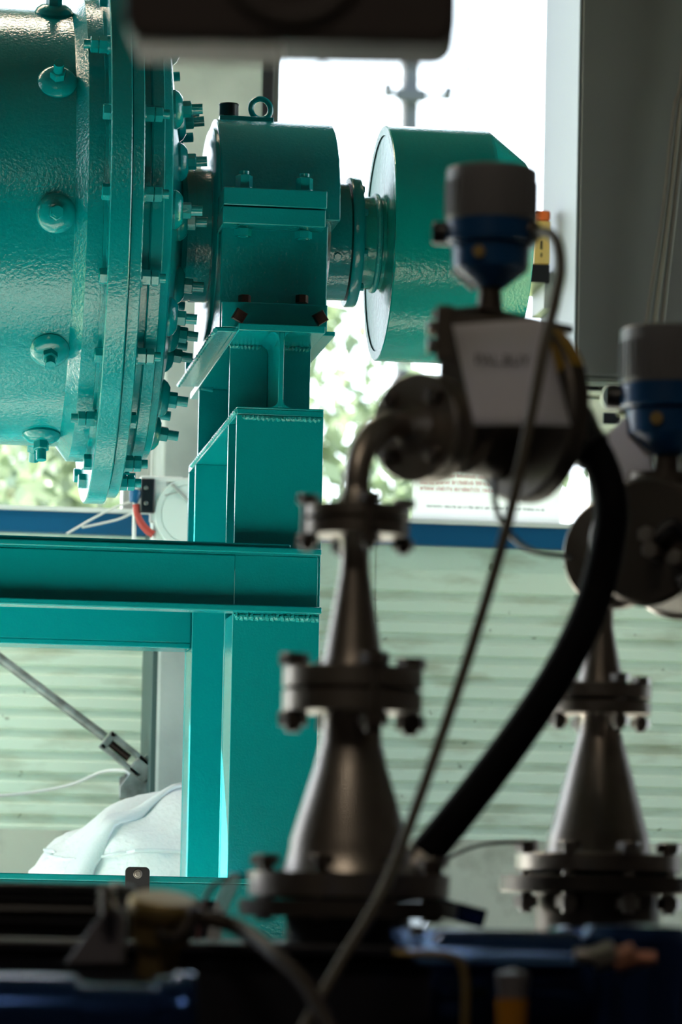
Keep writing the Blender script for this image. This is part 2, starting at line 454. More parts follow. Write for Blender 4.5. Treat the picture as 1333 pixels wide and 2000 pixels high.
# sole plate with front and back stop plates and set screws
xs0, xs1 = P(655, 653, Yf + 0.12).x, 0
ow = xs0 - xc
ys0, ys1 = Yf + 0.12, Yb + HS - 0.10
frm.part('sole_plate', MB().box((xc - ow, ys0, zb1), (xc + ow, ys1, zb1 + 0.009)), m_turqs, bv=0.0015)
zj = P(540, 592, ys0).z
jx0, jx1 = P(434, 620, ys0).x, P(640, 620, ys0).x
for y in (ys0, ys1 - 0.016):
    frm.part('stop_plate', MB().box((jx0, y, zb1 + 0.009), (jx1, y + 0.016, zj)), m_turqs, bv=0.002)
def sq_screw():
    return MB().cyl((0, 0, -0.03), (0, 0, 0.03), 0.008, 12).lathe([(0.03, 0), (0.03, 0.0165), (0.052, 0.0165), (0.056, 0.014), (0.056, 0)], None, 4, math.pi / 4)
me_sq = sq_screw().mesh('set_screw', m_rust)
for px, py, rr in ((464, 617, 0.5), (621, 621, 1.0)):
    p = P(px, py, ys0)
    frm.inst('set_screw', me_sq, frame(p + V((0, 0, 0)), (0, -1, -0.15), (math.sin(rr), 0, math.cos(rr))))
# cross beam in front of the posts (channel, open to the front) and its twin behind
def hline(py0, py1, Y):
    return P(300, py0, Y).z, P(300, py1, Y).z
zt1, zt0 = hline(1054, 1078, Yf - 0.06)
zl1, zl0 = hline(1176, 1189, Yf - 0.06)
xe = P(626, 1130, Yf - 0.05).x
xl = -1.55
cb = frm.part('cross_beam', MB().box((xl, Yf - 0.012, zl1), (xc - hw + 0.002, Yf - 0.001, zt0 + 0.004)).box((xl, Yf - 0.065, zt0 + 0.004), (xe, Yf - 0.0, zt1 - 0.008)).box((xl, Yf - 0.055, zt1 - 0.008), (xe - 0.06, Yf, zt1))
              .box((xl, Yf - 0.062, zl0), (xe + 0.003, Yf - 0.0, zl1)), m_turqs, bv=0.0025)
frm.part('web_plate', MB().box((xc - hw, Yf - 0.010, zl1), (xe, Yf, zt0 + 0.004)), m_turqs, cb, bv=0.001)
frm.part('weld_bead', MB().tube([V((xc - hw + 0.004 + (2 * hw - 0.008) * k / 60, Yf - 0.006, zl0 - 0.006 + 0.0016 * math.sin(k * 2.3))) for k in range(61)], [0.006 + 0.0016 * math.sin(k * 1.7) for k in range(61)], 8), m_turqw, cb)
def welds(a, b, r, n, parent=None):
    a, b = V(a), V(b)
    return frm.part('weld_bead', MB().tube([a + (b - a) * (k / n) + V((0, 0, r * 0.3 * math.sin(k * 2.1))) for k in range(n + 1)], [r * (1 + 0.28 * math.sin(k * 1.9 + 1)) for k in range(n + 1)], 8), m_turqw, parent)
welds((xc - hw + 0.01, Yf + 0.002, zt - 0.018), (xc + hw - 0.006, Yf + 0.002, zt - 0.018), 0.005, 50, bb)
welds((xc - hw + 0.003, Yf + 0.197, zb1 - tf - 0.003), (xc - 0.02, Yf + 0.197, zb1 - tf - 0.003), 0.0045, 26, bb)
welds((xc + 0.02, Yf + 0.197, zb1 - tf - 0.003), (xc + hw - 0.006, Yf + 0.197, zb1 - tf - 0.003), 0.0045, 26, bb)
welds((xc - hw, Yf + 0.01, zt - 0.004), (xc - hw, Yb + 0.1, zt - 0.004), 0.004, 90, bb)
welds((xc - ow, ys0, zb1 + 0.002), (xc - ow, ys1, zb1 + 0.002), 0.004, 60, bb)
zk1, zk0 = P(200, 1180, Yb).z, P(200, 1260, Yb).z
frm.part('cross_beam', MB().box((xl, Yb + 0.031, zk0 + 0.012), (xc - hw - 0.0, Yb + 0.042, zk1 + 0.06)).box((xl, Yb + 0.03, zk0), (xc - hw, Yb + 0.15, zk0 + 0.012)).box((xl, Yb + 0.03, zk1 + 0.06), (xc - hw, Yb + 0.15, zk1 + 0.072)), m_turqs, bv=0.002)
for y, z1_ in ((Yf, zl0), (Yb, zk0)):
    for s_ in (-1, 1):
        frm.part('side_plate', MB().box((xc + s_ * (hw - 0.001), y + 0.010, ZP + 0.02), (xc + s_ * (hw - 0.009), y + HS - 0.010, z1_)), m_turqs)
# low cross beam near the floor frame
zq = P(200, 1709, Yf - 0.05).z
frm.part('base_beam', MB().box((xl, Yf - 0.065, zq - 0.012), (xc + hw, Yf, zq)).box((xl, Yf - 0.012, zq - 0.13), (xc + hw, Yf, zq - 0.012)).box((xl, Yf - 0.065, zq - 0.142), (xc + hw, Yf, zq - 0.13)), m_turqs, bv=0.002)
for x in (xl + 0.1,):
    for y in (Yf, Yb):
        frm.part('post', hbeam(MB(), y, ZP, zl0 + 0.02 if y == Yf else zk1, hw, HS, x=x + hw), m_turqs, bv=0.0015)
# weld runs and edge beads on the side of the posts
frm.part('stud', MB().cyl(P(394, 757, Yb - 0.02), P(416, 761, Yb - 0.02), 0.006, 10), m_turqs)

# ------------------------------------------------------------------ drum axis
Ya = 0.5 * (Yf + Yb + HS)
def yax(px): return 460 + 0.0475 * (px - 390)
pa = P(540, yax(540), Ya)
Za = pa.z
S = (pa - EYE).dot(Fw) / FPX           # metres per pixel on the axis
def XA(px): return P(px, yax(px), Ya).x
def AX(x): return frame(V((x, Ya, Za)), (1, 0, 0), (0, 0, 1))     # z along the drum axis, local x up
def ring_m(x, r, ang, out=None):
    """matrix at angle ang (deg below horizontal on the viewer's side), radius r, pointing OUT"""
    a = math.radians(ang + 10)          # the view comes from 10 degrees below the axis
    n = V((0, -math.cos(a), -math.sin(a)))
    return V((x, Ya, Za)) + n * r, n

# ------------------------------------------------------------------ bearing housing
bx0, bx1 = XA(409), XA(628)
brg = Thing('bearing_housing', 'turquoise split bearing housing with black breather cap on top of the post', 'bearing', (xc, Ya, zb1 + 0.009))
Rb = 226 * S
yb0, yb1 = Ya - 0.285, Ya + 0.285
bk0, bk1 = P(432, 520, yb0).x, P(640, 520, yb0).x
def yz(x): return M(((0, 0, 1, x), (1, 0, 0, 0), (0, 1, 0, 0), (0, 0, 0, 1)))
zsplit = P(540, 405, yb0 - 0.06).z
poly = [(Ya + Rb * math.cos(a), Za + Rb * math.sin(a)) for a in [math.pi * k / 48 for k in range(49)]]
low = [(yb0, zb1 + 0.009), (yb1, zb1 + 0.009), (yb1, Za - 0.02), (Ya + Rb, Za), (Ya - Rb, Za), (yb0, Za - 0.02)]
brg.part('lower_body', MB().prism(low, yz(bk0), bk1 - bk0), m_turq, bv=0.003)
brg.part('upper_cap', MB().prism(poly, yz(bx0 + 0.001), bx1 - bx0 + 0.008), m_turq, bv=0.003)
brg.part('end_cover', MB().lathe([(-0.008, 0.13), (-0.008, Rb * 0.90), (-0.004, Rb * 0.93), (0.004, Rb * 0.93)], AX(bx0), 64), m_turqs)
hx0, hx1 = P(437, 400, yb0 - 0.06).x, P(639, 410, yb0 - 0.06).x
zh1, zh0 = P(540, 369, yb0 - 0.06).z, P(540, 440, yb0 - 0.06).z
horns = []
for ya_, yb_ in ((yb0 - 0.062, Ya - 0.19), (Ya + 0.19, yb1 + 0.062)):
    horns.append(brg.part('clamp_flange', MB().box((hx0, ya_, zsplit + 0.0012), (hx1, yb_, zh1)), m_turqs, bv=0.002))
    brg.part('clamp_flange', MB().box((hx0 - 0.001, ya_ + 0.002, zh0), (hx1 - 0.002, yb_, zsplit - 0.0012)), m_turqs, bv=0.002)
me_hnut = MB().hexa(0.0175, 0, 0.026).lathe([(0, 0), (0, 0.020), (-0.004, 0.020), (-0.004, 0)], None, 24).mesh('nut', m_turqs)
me_hstud = MB().cyl((0, 0, -0.10), (0, 0, 0.034), 0.0105, 20).hexa(0.0175, -0.098, -0.082).mesh('clamp_bolt', m_turqs)
for px in (477, 595):
    for yy in (yb0 - 0.032, yb1 + 0.032):
        p = V((P(px, 360, yb0 - 0.032).x, yy, zh1 + 0.004))
        b_ = brg.inst('clamp_bolt', me_hstud, M.Translation(p))
        link('nut', me_hnut, b_)
# foot bolts behind the stop plate
for px in (478, 590):
    p = P(px, 588, yb0 - 0.006)
    brg.part('foot_bolt', MB().hexa(0.013, -0.004, 0.012, M.Translation(p)), m_rust)
# top pad, breather and lifting eye
zt_ = Za + Rb
brg.part('top_pad', MB().box((P(425, 240, Ya).x, Ya - 0.05, zt_ - 0.012), (P(530, 240, Ya).x, Ya + 0.05, zt_ + 0.004)), m_turqs, bv=0.002)
pb = V((P(447, 236, Ya).x, Ya, zt_ + 0.002))
brg.part('breather_cap', MB().lathe([(0, 0), (0, 0.011), (0.010, 0.011), (0.010, 0.0195), (0.012, 0.0205), (0.032, 0.0205), (0.034, 0.0215), (0.036, 0.0205), (0.036, 0)], M.Translation(pb), 32), m_black, label='black plastic breather cap')
pe = V((P(509, 236, Ya).x, Ya, zt_ + 0.004))
brg.part('lifting_eye', MB().torus(frame(pe + V((0, 0, 0.0265)), (0.15, -1, 0)), 0.0215, 0.0062, 40, 12).lathe([(0, 0), (0, 0.016), (0.005, 0.016), (0.008, 0.009), (0.010, 0)], M.Translation(pe), 24), m_turqs)
# right-hand seal housing
xr = XA(640)
brg.part('seal_collar', MB().lathe([(-0.02, 0.05), (-0.02, 0.123), (0.024, 0.123), (0.024, 0.05)], AX(xr + 0.012), 64), m_turq)
brg.part('seal_flange', MB().lathe([(0.027, 0.05), (0.027, 0.134), (0.030, 0.136), (0.047, 0.136), (0.050, 0.134), (0.050, 0.05)], AX(xr + 0.012), 64), m_turqs)
me_cap = MB().hexa(0.0085, 0, 0.010).cyl((0, 0, -0.02), (0, 0, 0.001), 0.005, 10).mesh('seal_bolt', m_turqs)
for a in range(-80, 280, 45):
    p, n_ = ring_m(xr + 0.012 + 0.050, 0.112, a)
    brg.inst('seal_bolt', me_cap, frame(p, (1, 0, 0)))
for a in (-150, -60, 14, 120):
    p, n_ = ring_m(xr + 0.008, 0.108, a)
    brg.inst('seal_bolt', me_cap, frame(p - V((0.0, 0, 0)) + n_ * 0.012, n_))
p, n_ = ring_m(bx1 + 0.008, Rb * 0.8, -58)
brg.inst('seal_bolt', me_cap, frame(p, (1, 0, 0)))

# ------------------------------------------------------------------ drum
dr = Thing('mill_drum', 'large turquoise horizontal drum with bolted end flange at the upper left', 'drum', (0.0, Ya, Za))
def lat(name, prof, mt, parent=None, n=128, ang=30):
    return dr.part(name, MB().lathe([(XA(px) , r * S) for px, r in prof], M(((0, 0, 1, 0), (0, 1, 0, Ya), (1, 0, 0, Za), (0, 0, 0, 1))), n), mt, parent, ang=ang)
Rs = 419
shell = dr.part('shell', MB().lathe([(-1.3, 0), (-1.3, Rs * S), (XA(121), Rs * S), (XA(143), 447 * S), (XA(172), 447 * S), (XA(178), 440 * S)], M(((0, 0, 1, 0), (0, 1, 0, Ya), (1, 0, 0, Za), (0, 0, 0, 1))), 160), m_turq, ang=20)
lat('spacer_ring', [(172, 440), (172, 462), (182, 462), (182, 440)], m_turqs)
lat('end_flange', [(178, 300), (178, 525), (180, 528), (215, 528), (217, 526), (217, 300)], m_turq, n=160)
lat('counter_flange', [(218, 300), (218, 512), (220, 515), (239, 515), (241, 512), (241, 300)], m_turq, n=160)
lat('groove_ring', [(240, 400), (240, 443), (259, 443), (259, 400)], m_turqs)
lat('end_cover', [(258, 300), (258, 452), (261, 456), (281, 456), (283, 452), (283, 444), (297, 438), (300, 432), (338, 180), (341, 152), (346, 136), (356, 129), (372, 127), (412, 127)], m_turq, ang=12)
lat('neck_band', [(373, 126), (373, 129.5), (404, 129.5), (404, 126)], m_turq)
# flange bolts
bl0, bl1 = XA(178), XA(241)
L_ = bl1 - bl0
me_fb = MB().hexa(0.0165, 0, 0.014, frame(V((0, 0, 0)), (0, 0, -1))).cyl((0, 0, -0.001), (0, 0, L_ + 0.050), 0.0095, 16).mesh('flange_bolt', m_turqs)
me_fn = MB().lathe([(0, 0), (0, 0.019), (0.004, 0.019), (0.004, 0)], None, 24).hexa(0.0168, 0.004, 0.021).hexa(0.0165, 0.022, 0.037).mesh('nut', m_turqs)
for k in range(20):
    a = 9.6 + 18 * k
    rev = k in (2, 17)
    p, n_ = ring_m(bl1 if rev else bl0, 486 * S, a)
    zdir = V((-1, 0, 0)) if rev else V((1, 0, 0))
    b_ = dr.inst('flange_bolt', me_fb, frame(p, zdir, (0, math.cos(k * 1.3), math.sin(k * 1.3))))
    link('nut', me_fn, b_, M.Translation((0, 0, L_)) @ M.Rotation(k * 0.7, 4, 'Z'))
# liner bolts
me_ls = MB().cyl((0, 0, -0.03), (0, 0, 0.056), 0.0105, 18).mesh('liner_bolt', m_turqs)
me_lw = MB().lathe([(-0.006, 0), (-0.006, 0.0385), (0.003, 0.0395), (0.010, 0.035), (0.017, 0.025), (0.018, 0)], None, 40).mesh('cup_washer', m_turqs)
me_ln = MB().hexa(0.0165, 0.017, 0.034).mesh('nut', m_turqs)
def liner(p, n_, rot):
    b_ = dr.inst('liner_bolt', me_ls, frame(p, n_))
    link('cup_washer', me_lw, b_)
    link('nut', me_ln, b_, M.Rotation(rot, 4, 'Z'))
for k in range(10):
    p, n_ = ring_m(XA(86), Rs * S, -3.9 + 36 * k)
    liner(p, n_, k * 0.9)
for kk, (r, a00) in enumerate(((385, -6.6), (232, -6.0))):
    px = 300 + (432 - r) / (432 - 180) * 38
    for k in range(12):
        a = a00 + 30 * k
        p, n_ = ring_m(XA(px), r * S, a)
        liner(p, V((1, 0, 0)) + n_ * 0.12, k * 0.6 + kk)

# ------------------------------------------------------------------ feed cylinder on the right
fd = Thing('feed_cylinder', 'turquoise closed cylinder with chamfered end on a short neck right of the bearing', 'cylinder', (XA(840), Ya, Za))
def latf(name, prof, mt, n=96, ang=30):
    return fd.part(name, MB().lathe([(XA(px), r * S) for px, r in prof], M(((0, 0, 1, 0), (0, 1, 0, Ya), (1, 0, 0, Za), (0, 0, 0, 1))), n), mt, ang=ang)
latf('neck', [(668, 0), (668, 90), (748, 90)], m_green)
latf('neck_ring', [(697, 89), (697, 96), (703, 96), (703, 89)], m_turqs)
fd.part('weld_bead', MB().torus(AX(XA(731)), 91 * S, 0.007, 64, 10), m_turqw)
latf('shell', [(741, 210), (741, 227), (743, 229), (935, 229), (941, 227), (1012, 172), (1014, 168), (1014, 100), (1014, 0)], m_green, ang=16)
latf('end_plate', [(744, 60), (743.5, 214), (744.5, 218), (750, 218)], mat('rough_end_paint', TG, 0.30, bump=0.35, bscale=70))

# ------------------------------------------------------------------ foreground pipework
H1 = D(685, 1790, 4.3)
def PXd(d): return d / FPX
me_pb = {}
def pipe_bolt(k, half, mb=None):
    m_steel2 = mb or m_dkbolt
    k0 = k
    if k not in me_pb:
        me_pb[k] = (MB().hexa(0.0125 * k, 0, 0.010 * k, M.Translation((0, 0, 0))).cyl((0, 0, -2 * half - 0.017 * k), (0, 0, 0.002), 0.0066 * k, 14).mesh('bolt', m_steel2),
                    MB().hexa(0.0125 * k, 0, 0.012 * k).mesh('nut', m_steel2))
    return me_pb[k]
def bolts(t, c, ax, rad, n, half, off, k, xh=None, mb=None):
    """n bolts round centre c along axis ax, flange pack half thickness"""
    mb_, mn_ = pipe_bolt(k, half, mb)
    m = frame(c, ax, xh)
    for i in range(n):
        a = math.radians(off + 360 / n * i)
        p = m @ V((rad * math.cos(a), rad * math.sin(a), half))
        b_ = t.inst('bolt', mb_, frame(p, ax))
        link('nut', mn_, b_, M.Translation((0, 0, -2 * half - 0.012 * k)))

def stack(t, base, d, prof_list):
    """prof_list: (name, [(y_px, half_px)...], material) lathes about the vertical through base"""
    s = d / FPX
    for name, prof, mt in prof_list:
        pr = [((1790 - y) * s, h * s) for y, h in prof]
        pr = sorted(pr, key=lambda q: q[0]) if prof[0][0] > prof[-1][0] else pr
        t.part(name, MB().lathe(pr, M.Translation(base), 56), mt, ang=28)

d1 = 4.3; s1 = d1 / FPX
base1 = D(680, 1790, d1)
pt1 = Thing('pipe_assembly', 'blurred stainless pipe stack with flanges and bent elbow in the foreground centre', 'pipe', base1 - V((0, 0, 0.04)))
stack(pt1, base1, d1, [
    ('base_flange', [(1792, 60), (1792, 212), (1760, 215), (1757, 60)], m_cast),
    ('gasket', [(1757, 60), (1757, 160), (1752, 160), (1752, 60)], m_gasket),
    ('flange', [(1752, 60), (1752, 196), (1706, 198), (1704, 60)], m_steel),
    ('reducer', [(1706, 132), (1690, 124), (1660, 117), (1640, 115), (1500, 72), (1450, 60), (1410, 57), (1385, 58), (1378, 70)], m_steel),
    ('flange', [(1392, 40), (1392, 134), (1390, 137), (1352, 137), (1350, 134), (1350, 40)], m_steel),
    ('gasket', [(1350, 40), (1350, 100), (1344, 100), (1344, 40)], m_gasket),
    ('flange', [(1344, 40), (1344, 134), (1342, 137), (1306, 137), (1304, 134), (1304, 40)], m_steel),
    ('reducer', [(1306, 64), (1280, 57), (1262, 54), (1120, 30), (1090, 28), (1055, 29), (1045, 33), (1040, 36)], m_steel),
    ('flange', [(1046, 25), (1046, 102), (1044, 104), (1018, 104), (1016, 102), (1016, 25)], m_steel),
    ('gasket', [(1016, 25), (1016, 75), (1011, 75), (1011, 25)], m_gasket),
    ('flange', [(1011, 25), (1011, 102), (1009, 104), (988, 104), (986, 102), (986, 45), (968, 34), (950, 27)], m_steel),
])
bolts(pt1, base1 + V((0, 0, (1790 - 1016) * s1)), (0, 0, 1), 98 * s1, 4, 31 * s1, 8, 1.0, (1, 0, 0))
bolts(pt1, base1 + V((0, 0, (1790 - 1348) * s1)), (0, 0, 1), 122 * s1, 4, 45 * s1, 12, 1.35, (1, 0, 0))
bolts(pt1, base1 + V((0, 0, (1790 - 1730) * s1)), (0, 0, 1), 178 * s1, 8, 38 * s1, 20, 1.1, (1, 0, 0))
# elbow and side flange
def elbow_path(base, zc, v, r, L):
    c = base + V((0, 0, zc))
    pts = [base + V((0, 0, zc - r - 0.025)), base + V((0, 0, zc - r - 0.01))]
    for k in range(13):
        a = math.pi / 2 * k / 12
        pts.append(c + V((0, 0, -r)) + r * (1 - math.cos(a)) * v + V((0, 0, r * math.sin(a))))
    pts.append(c + v * L)
    return pts
va = math.radians(50)
v1 = (math.cos(va) * R0 + math.sin(va) * F0 + V((0, 0, 0.01))).normalized()
zc1 = (1790 - 812) * s1
L1 = (812 - 690) * s1 / math.cos(va)
pt1.part('elbow', MB().tube(elbow_path(base1, zc1, v1, 0.072, L1), 27 * s1, 28), m_steel)
cA = base1 + V((0, 0, zc1)) + v1 * L1
pt1.part('side_flange', MB().lathe([(-0.030, 0.0165), (-0.016, 0.024), (-0.010, 0.028), (-0.010, 0.061), (-0.008, 0.063), (0.008, 0.063), (0.009, 0.061), (0.009, 0.01)], frame(cA, v1), 56), m_steel)
pt1.part('gasket', MB().lathe([(0.009, 0.01), (0.009, 0.044), (0.012, 0.044), (0.012, 0.01)], frame(cA, v1), 40), m_gasket)
pt1.part('side_flange', MB().lathe([(0.012, 0.01), (0.012, 0.061), (0.013, 0.063), (0.027, 0.063), (0.029, 0.061), (0.029, 0.030), (0.06, 0.024)], frame(cA, v1), 56), m_steel)
bolts(pt1, cA + v1 * 0.0095, -v1, 0.046, 4, 0.0195, 45, 0.8, (0, 0, 1))
# flow sensor body with round end disc
cS = base1 + V((0, 0, zc1)) + v1 * ((957 - 690) * s1 / math.cos(va))
cB = base1 + V((0, 0, zc1 + 0.026)) + v1 * ((1062 - 690) * s1 / math.cos(va))
fm = Thing('flow_meter', 'dark round flow sensor body behind the paper tag in the foreground', 'sensor', cS)
LS = (cB - cS).dot(v1)
Lb = (cA - cS).dot(v1) + 0.029
fm.part('flow_tube', MB().lathe([(Lb, 0.01), (Lb, 0.027), (-0.052, 0.030), (-0.05, 0.046), (0.05, 0.046), (LS, 0.046), (LS, 0)], frame(cS, v1), 48), m_cast)
vB = (math.cos(math.radians(33)) * R0 + math.sin(math.radians(33)) * F0).normalized()
cB = D(1033, 808, 4.50)
fr_ = frame(cB, vB)
fm.part('round_body', MB().lathe([(-0.014, 0), (-0.014, 0.101), (-0.010, 0.105), (0.010, 0.105), (0.014, 0.101), (0.014, 0)], fr_, 64), m_cast)
ztop = (D(957, 628, d1 + 0.2) - cS).z
qx = frame(cS, (0, 0, 1), v1)
fm.part('saddle', MB().box((-0.058, -0.03, -0.01), (0.075, 0.03, ztop), qx), m_cast, bv=0.004)
fm.part('top_plate', MB().box((-0.066, -0.036, ztop), (0.12, 0.036, ztop + 0.010), qx), m_cast, bv=0.003)
cl = D(869, 652, 4.32)
fm.part('clamp_bar', MB().box((-0.010, -0.012, -0.031), (0.010, 0.012, 0.031), frame(cl, (0, 0, 1), R0)).box((0.008, -0.006, 0.008), (0.10, 0.03, 0.020), frame(cl, (0, 0, 1), R0)), m_cast, bv=0.002)
me_cb = MB().hexa(0.009, 0, 0.010).cyl((0, 0, -0.015), (0, 0, 0.001), 0.005, 10).mesh('clamp_bolt', m_steel2)
for dz in (-0.014, 0.006):
    fm.inst('clamp_bolt', me_cb, frame(cl - R0 * 0.010 + V((0, 0, dz)), -R0))
# ochre sticker wrapped on the rim of the round body
st = MB()
fb = frame(cB, vB, (0, 0, 1))
arc = []
for k in range(13):
    a = math.radians(2 + 62 * k / 12)
    for tt in (-0.0095, 0.0095):
        arc.append(fb @ V((0.1057 * math.cos(a), 0.1057 * math.sin(a), tt)))
vsg = arc
st.add(vsg, [(2 * k, 2 * k + 1, 2 * k + 3, 2 * k + 2) for k in range(12)])
arc2 = []
for k in range(13):
    a = math.radians(2 + 62 * k / 12)
    for rr in (0.045, 0.1005):
        arc2.append(fb @ V((rr * math.cos(a), rr * math.sin(a), -0.0146)))
st.add(arc2, [(2 * k, 2 * k + 1, 2 * k + 3, 2 * k + 2) for k in range(12)])
fm.part('sticker', st, m_yellow, label='ochre sticker band')

def transmitter(name, label, c, s, group=None, flip=1):
    """c: point on the neck's base, s: metres per photo pixel at left unit's scale"""
    t = Thing(name, label, 'transmitter', c, group)
    def lt(nm, prof, mt, n=48, ang=28):
        return t.part(nm, MB().lathe([((615 - y) * s, r * s) for y, r in prof], M.Translation(c), n), mt, ang=ang)
    lt('neck', [(632, 0), (632, 34), (618, 34), (612, 27), (560, 23), (548, 26), (545, 0)], m_cast)
    lt('lower_body', [(556, 30), (552, 34), (522, 72), (516, 76), (472, 78), (468, 60)], m_blue)
    lt('body_ring', [(470, 60), (469, 88), (464, 92), (428, 92), (424, 88), (424, 40)], m_blue)
    lt('lid', [(424, 60), (424, 89), (420, 91), (322, 91), (318, 87), (317, 0)], m_lid, 60)
    rb = MB()
    for k in range(40):
        a = 2 * math.pi * k / 40
        q = frame(c, (0, 0, 1), (math.cos(a), math.sin(a), 0))
        rb.box((90 * s, -1.6 * s, (615 - 415) * s), (93.5 * s, 1.6 * s, (615 - 345) * s), q)
    o = t.part('lid_ribs', rb, m_lid); o['kind'] = 'stuff'
    zc_ = (615 - 447) * s
    xg = R0 * flip
    t.part('blind_plug', MB().lathe([(80 * s, 0), (80 * s, 24 * s), (112 * s, 24 * s), (118 * s, 20 * s), (118 * s, 0)], frame(c + V((0, 0, zc_)), -xg), 24), m_black)
    t.part('cable_gland', MB().hexa(30 * s, 50 * s, 84 * s, frame(c + V((0, 0, zc_)), xg - 0.5 * F0)).lathe([(84 * s, 0), (84 * s, 24 * s), (100 * s, 20 * s), (106 * s, 10 * s), (106 * s, 0)], frame(c + V((0, 0, zc_)), xg - 0.5 * F0), 20), m_cast)
    t.part('ground_screw', MB().cyl(c + V((0, 0, (615 - 495) * s)) - F0 * 70 * s - R0 * 25 * s, c + V((0, 0, (615 - 495) * s)) - F0 * 82 * s - R0 * 27 * s, 12 * s, 14), m_brass)
    # pale bar painted in as the highlight on the lower bevel
    t.part('bevel_highlight', MB().tube([c + V((0, 0, (615 - 517) * s)) - R0 * 72 * s, c + V((0, 0, (615 - 552) * s)) - R0 * 30 * s], 11 * s, 12), m_litgrey)
    return t, c + V((0, 0, zc_)) + (xg - 0.5 * F0).normalized() * 104 * s
cT = cS + V((0, 0, ztop + 0.006))
tr1, gland1 = transmitter('pressure_transmitter', 'blue transmitter with grey screw lid in front of the turquoise cylinder', cT, s1 * 1.03)

# paper tag hanging on the sensor
def tagsheet(pts, n=10, bow=0.006):
    a, b, c, d = [V(p) for p in pts]      # TL, TR, BR, BL
    vs_, fs_ = [], []
    for j in range(n + 1):
        for i in range(n + 1):
            u, w = i / n, j / n
            p = (a * (1 - u) + b * u) * (1 - w) + (d * (1 - u) + c * u) * w
            vs_.append(p - F0 * bow * math.sin(u * math.pi) * (0.4 + 0.6 * w))
    for j in range(n):
        for i in range(n):
            k = j * (n + 1) + i
            fs_.append((k, k + 1, k + n + 2, k + n + 1))
    return MB().add(vs_, fs_)
dT = 4.30
tg = Thing('paper_tag', 'white paper tag with black print hanging on the foreground flow sensor', 'tag', D(1000, 640, dT))
sh = tg.part('sheet', tagsheet([D(884, 634, dT), D(1062, 622, dT), D(1116, 832, dT), D(926, 832, dT)]), m_paper)
sm = sh.modifiers.new('thickness', 'SOLIDIFY'); sm.thickness = 0.0006
def text(t, s_, size, m, mt, name='lettering'):
    cu = bpy.data.curves.new(name, 'FONT'); cu.body = s_; cu.size = size; cu.align_x = 'CENTER'; cu.align_y = 'CENTER'; cu.extrude = 0.0002
    cu.materials.append(mt)
    tmp = bpy.data.objects.new(name, cu); COL.objects.link(tmp)
    me = bpy.data.meshes.new_from_object(tmp.evaluated_get(bpy.context.evaluated_depsgraph_get()))
    bpy.data.objects.remove(tmp)
    return link(name, me, t.o, M.Translation(-t.loc) @ m)
text(tg, 'PAL.BUY', 0.0165, frame(D(982, 704, dT - 0.0085), -F0 + R0 * 0.02, R0), m_ink)

# black hose from the sensor down to the pump
hose_pts = [D(1090, 835, 4.55), D(1155, 873, 4.53), D(1193, 975, 4.50), D(1184, 1080, 4.5), D(1150, 1200, 4.48), D(1090, 1320, 4.46), D(1010, 1440, 4.44), D(920, 1560, 4.42), D(815, 1690, 4.40)]
hs = Thing('black_hose', 'thick black rubber hose curving down from the foreground flow sensor', 'hose', hose_pts[-1])
hs.part('hose', MB().tube(bez(hose_pts, 10), 35 * 4.45 / FPX, 24), m_rubber)
hs.part('hose_collar', MB().tube(bez([D(1060, 822, 4.545), D(1110, 846, 4.543), D(1160, 882, 4.527)], 6), [0.040] * 8 + [0.036, 0.032, 0.028, 0.0262, 0.0262], 24), m_dark)
hs.part('hose_ferrule', MB().cyl(hose_pts[-1] + (hose_pts[-1] - hose_pts[-2]).normalized() * 0.03, hose_pts[-1] - (hose_pts[-1] - hose_pts[-2]).normalized() * 0.012, 39 * 4.4 / FPX, 24), m_steel2)

# signal cable from the transmitter gland
cb_pts = [gland1 - R0 * 0.008, D(1082, 462, 4.33), D(1096, 520, 4.30), D(1082, 600, 4.26), D(1062, 690, 4.23), D(1030, 850, 4.22), D(985, 1050, 4.22), D(900, 1330, 4.2), D(790, 1640, 4.12), D(735, 1765, 4.04), D(660, 1890, 3.98), D(590, 2015, 3.92), D(560, 2070, 3.92)]
solo('signal_cable', MB().tube(bez(cb_pts, 10), 11 * 4.2 / FPX, 12), m_cable, 'thin grey brown cable running from transmitter gland down past the black hose', 'cable', cb_pts[-1])

# ------------------------------------------------------------------ second pipe stack on the right
d2 = 5.05; s2 = d2 / FPX
base2 = D(1166, 1790, d2)
pt2 = Thing('pipe_assembly', 'stainless cone shaped pipe stack at the right behind the black hose', 'pipe', base2 - V((0, 0, 0.02)))
stack(pt2, base2, d2, [
    ('lower_pipe', [(1850, 0), (1850, 122), (1745, 122), (1740, 60)], m_cast),
    ('base_flange', [(1745, 60), (1745, 188), (1742, 191), (1714, 191), (1712, 188), (1712, 60)], m_cast),
    ('gasket', [(1712, 60), (1712, 150), (1704, 150), (1704, 60)], m_gasket),
    ('flange', [(1703, 60), (1703, 160), (1701, 163), (1671, 163), (1669, 160), (1669, 60)], m_steel),
    ('reducer', [(1672, 108), (1665, 104), (1655, 102), (1630, 99), (1620, 95), (1450, 48), (1430, 42), (1405, 38), (1395, 41), (1390, 50)], m_steel),
    ('flange', [(1396, 30), (1396, 98), (1394, 100), (1372, 100), (1370, 98), (1370, 30)], m_steel),
    ('gasket', [(1370, 30), (1370, 74), (1365, 74), (1365, 30)], m_gasket),
    ('flange', [(1365, 30), (1365, 98), (1363, 100), (1338, 100), (1336, 98), (1336, 44)], m_steel),
    ('reducer', [(1338, 46), (1325, 43), (1300, 38), (1225, 23), (1200, 22)], m_steel),
])
bolts(pt2, base2 + V((0, 0, (1790 - 1367) * s2)), (0, 0, 1), 88 * s2, 4, 33 * s2, 14, 1.05, (1, 0, 0), m_steel2)
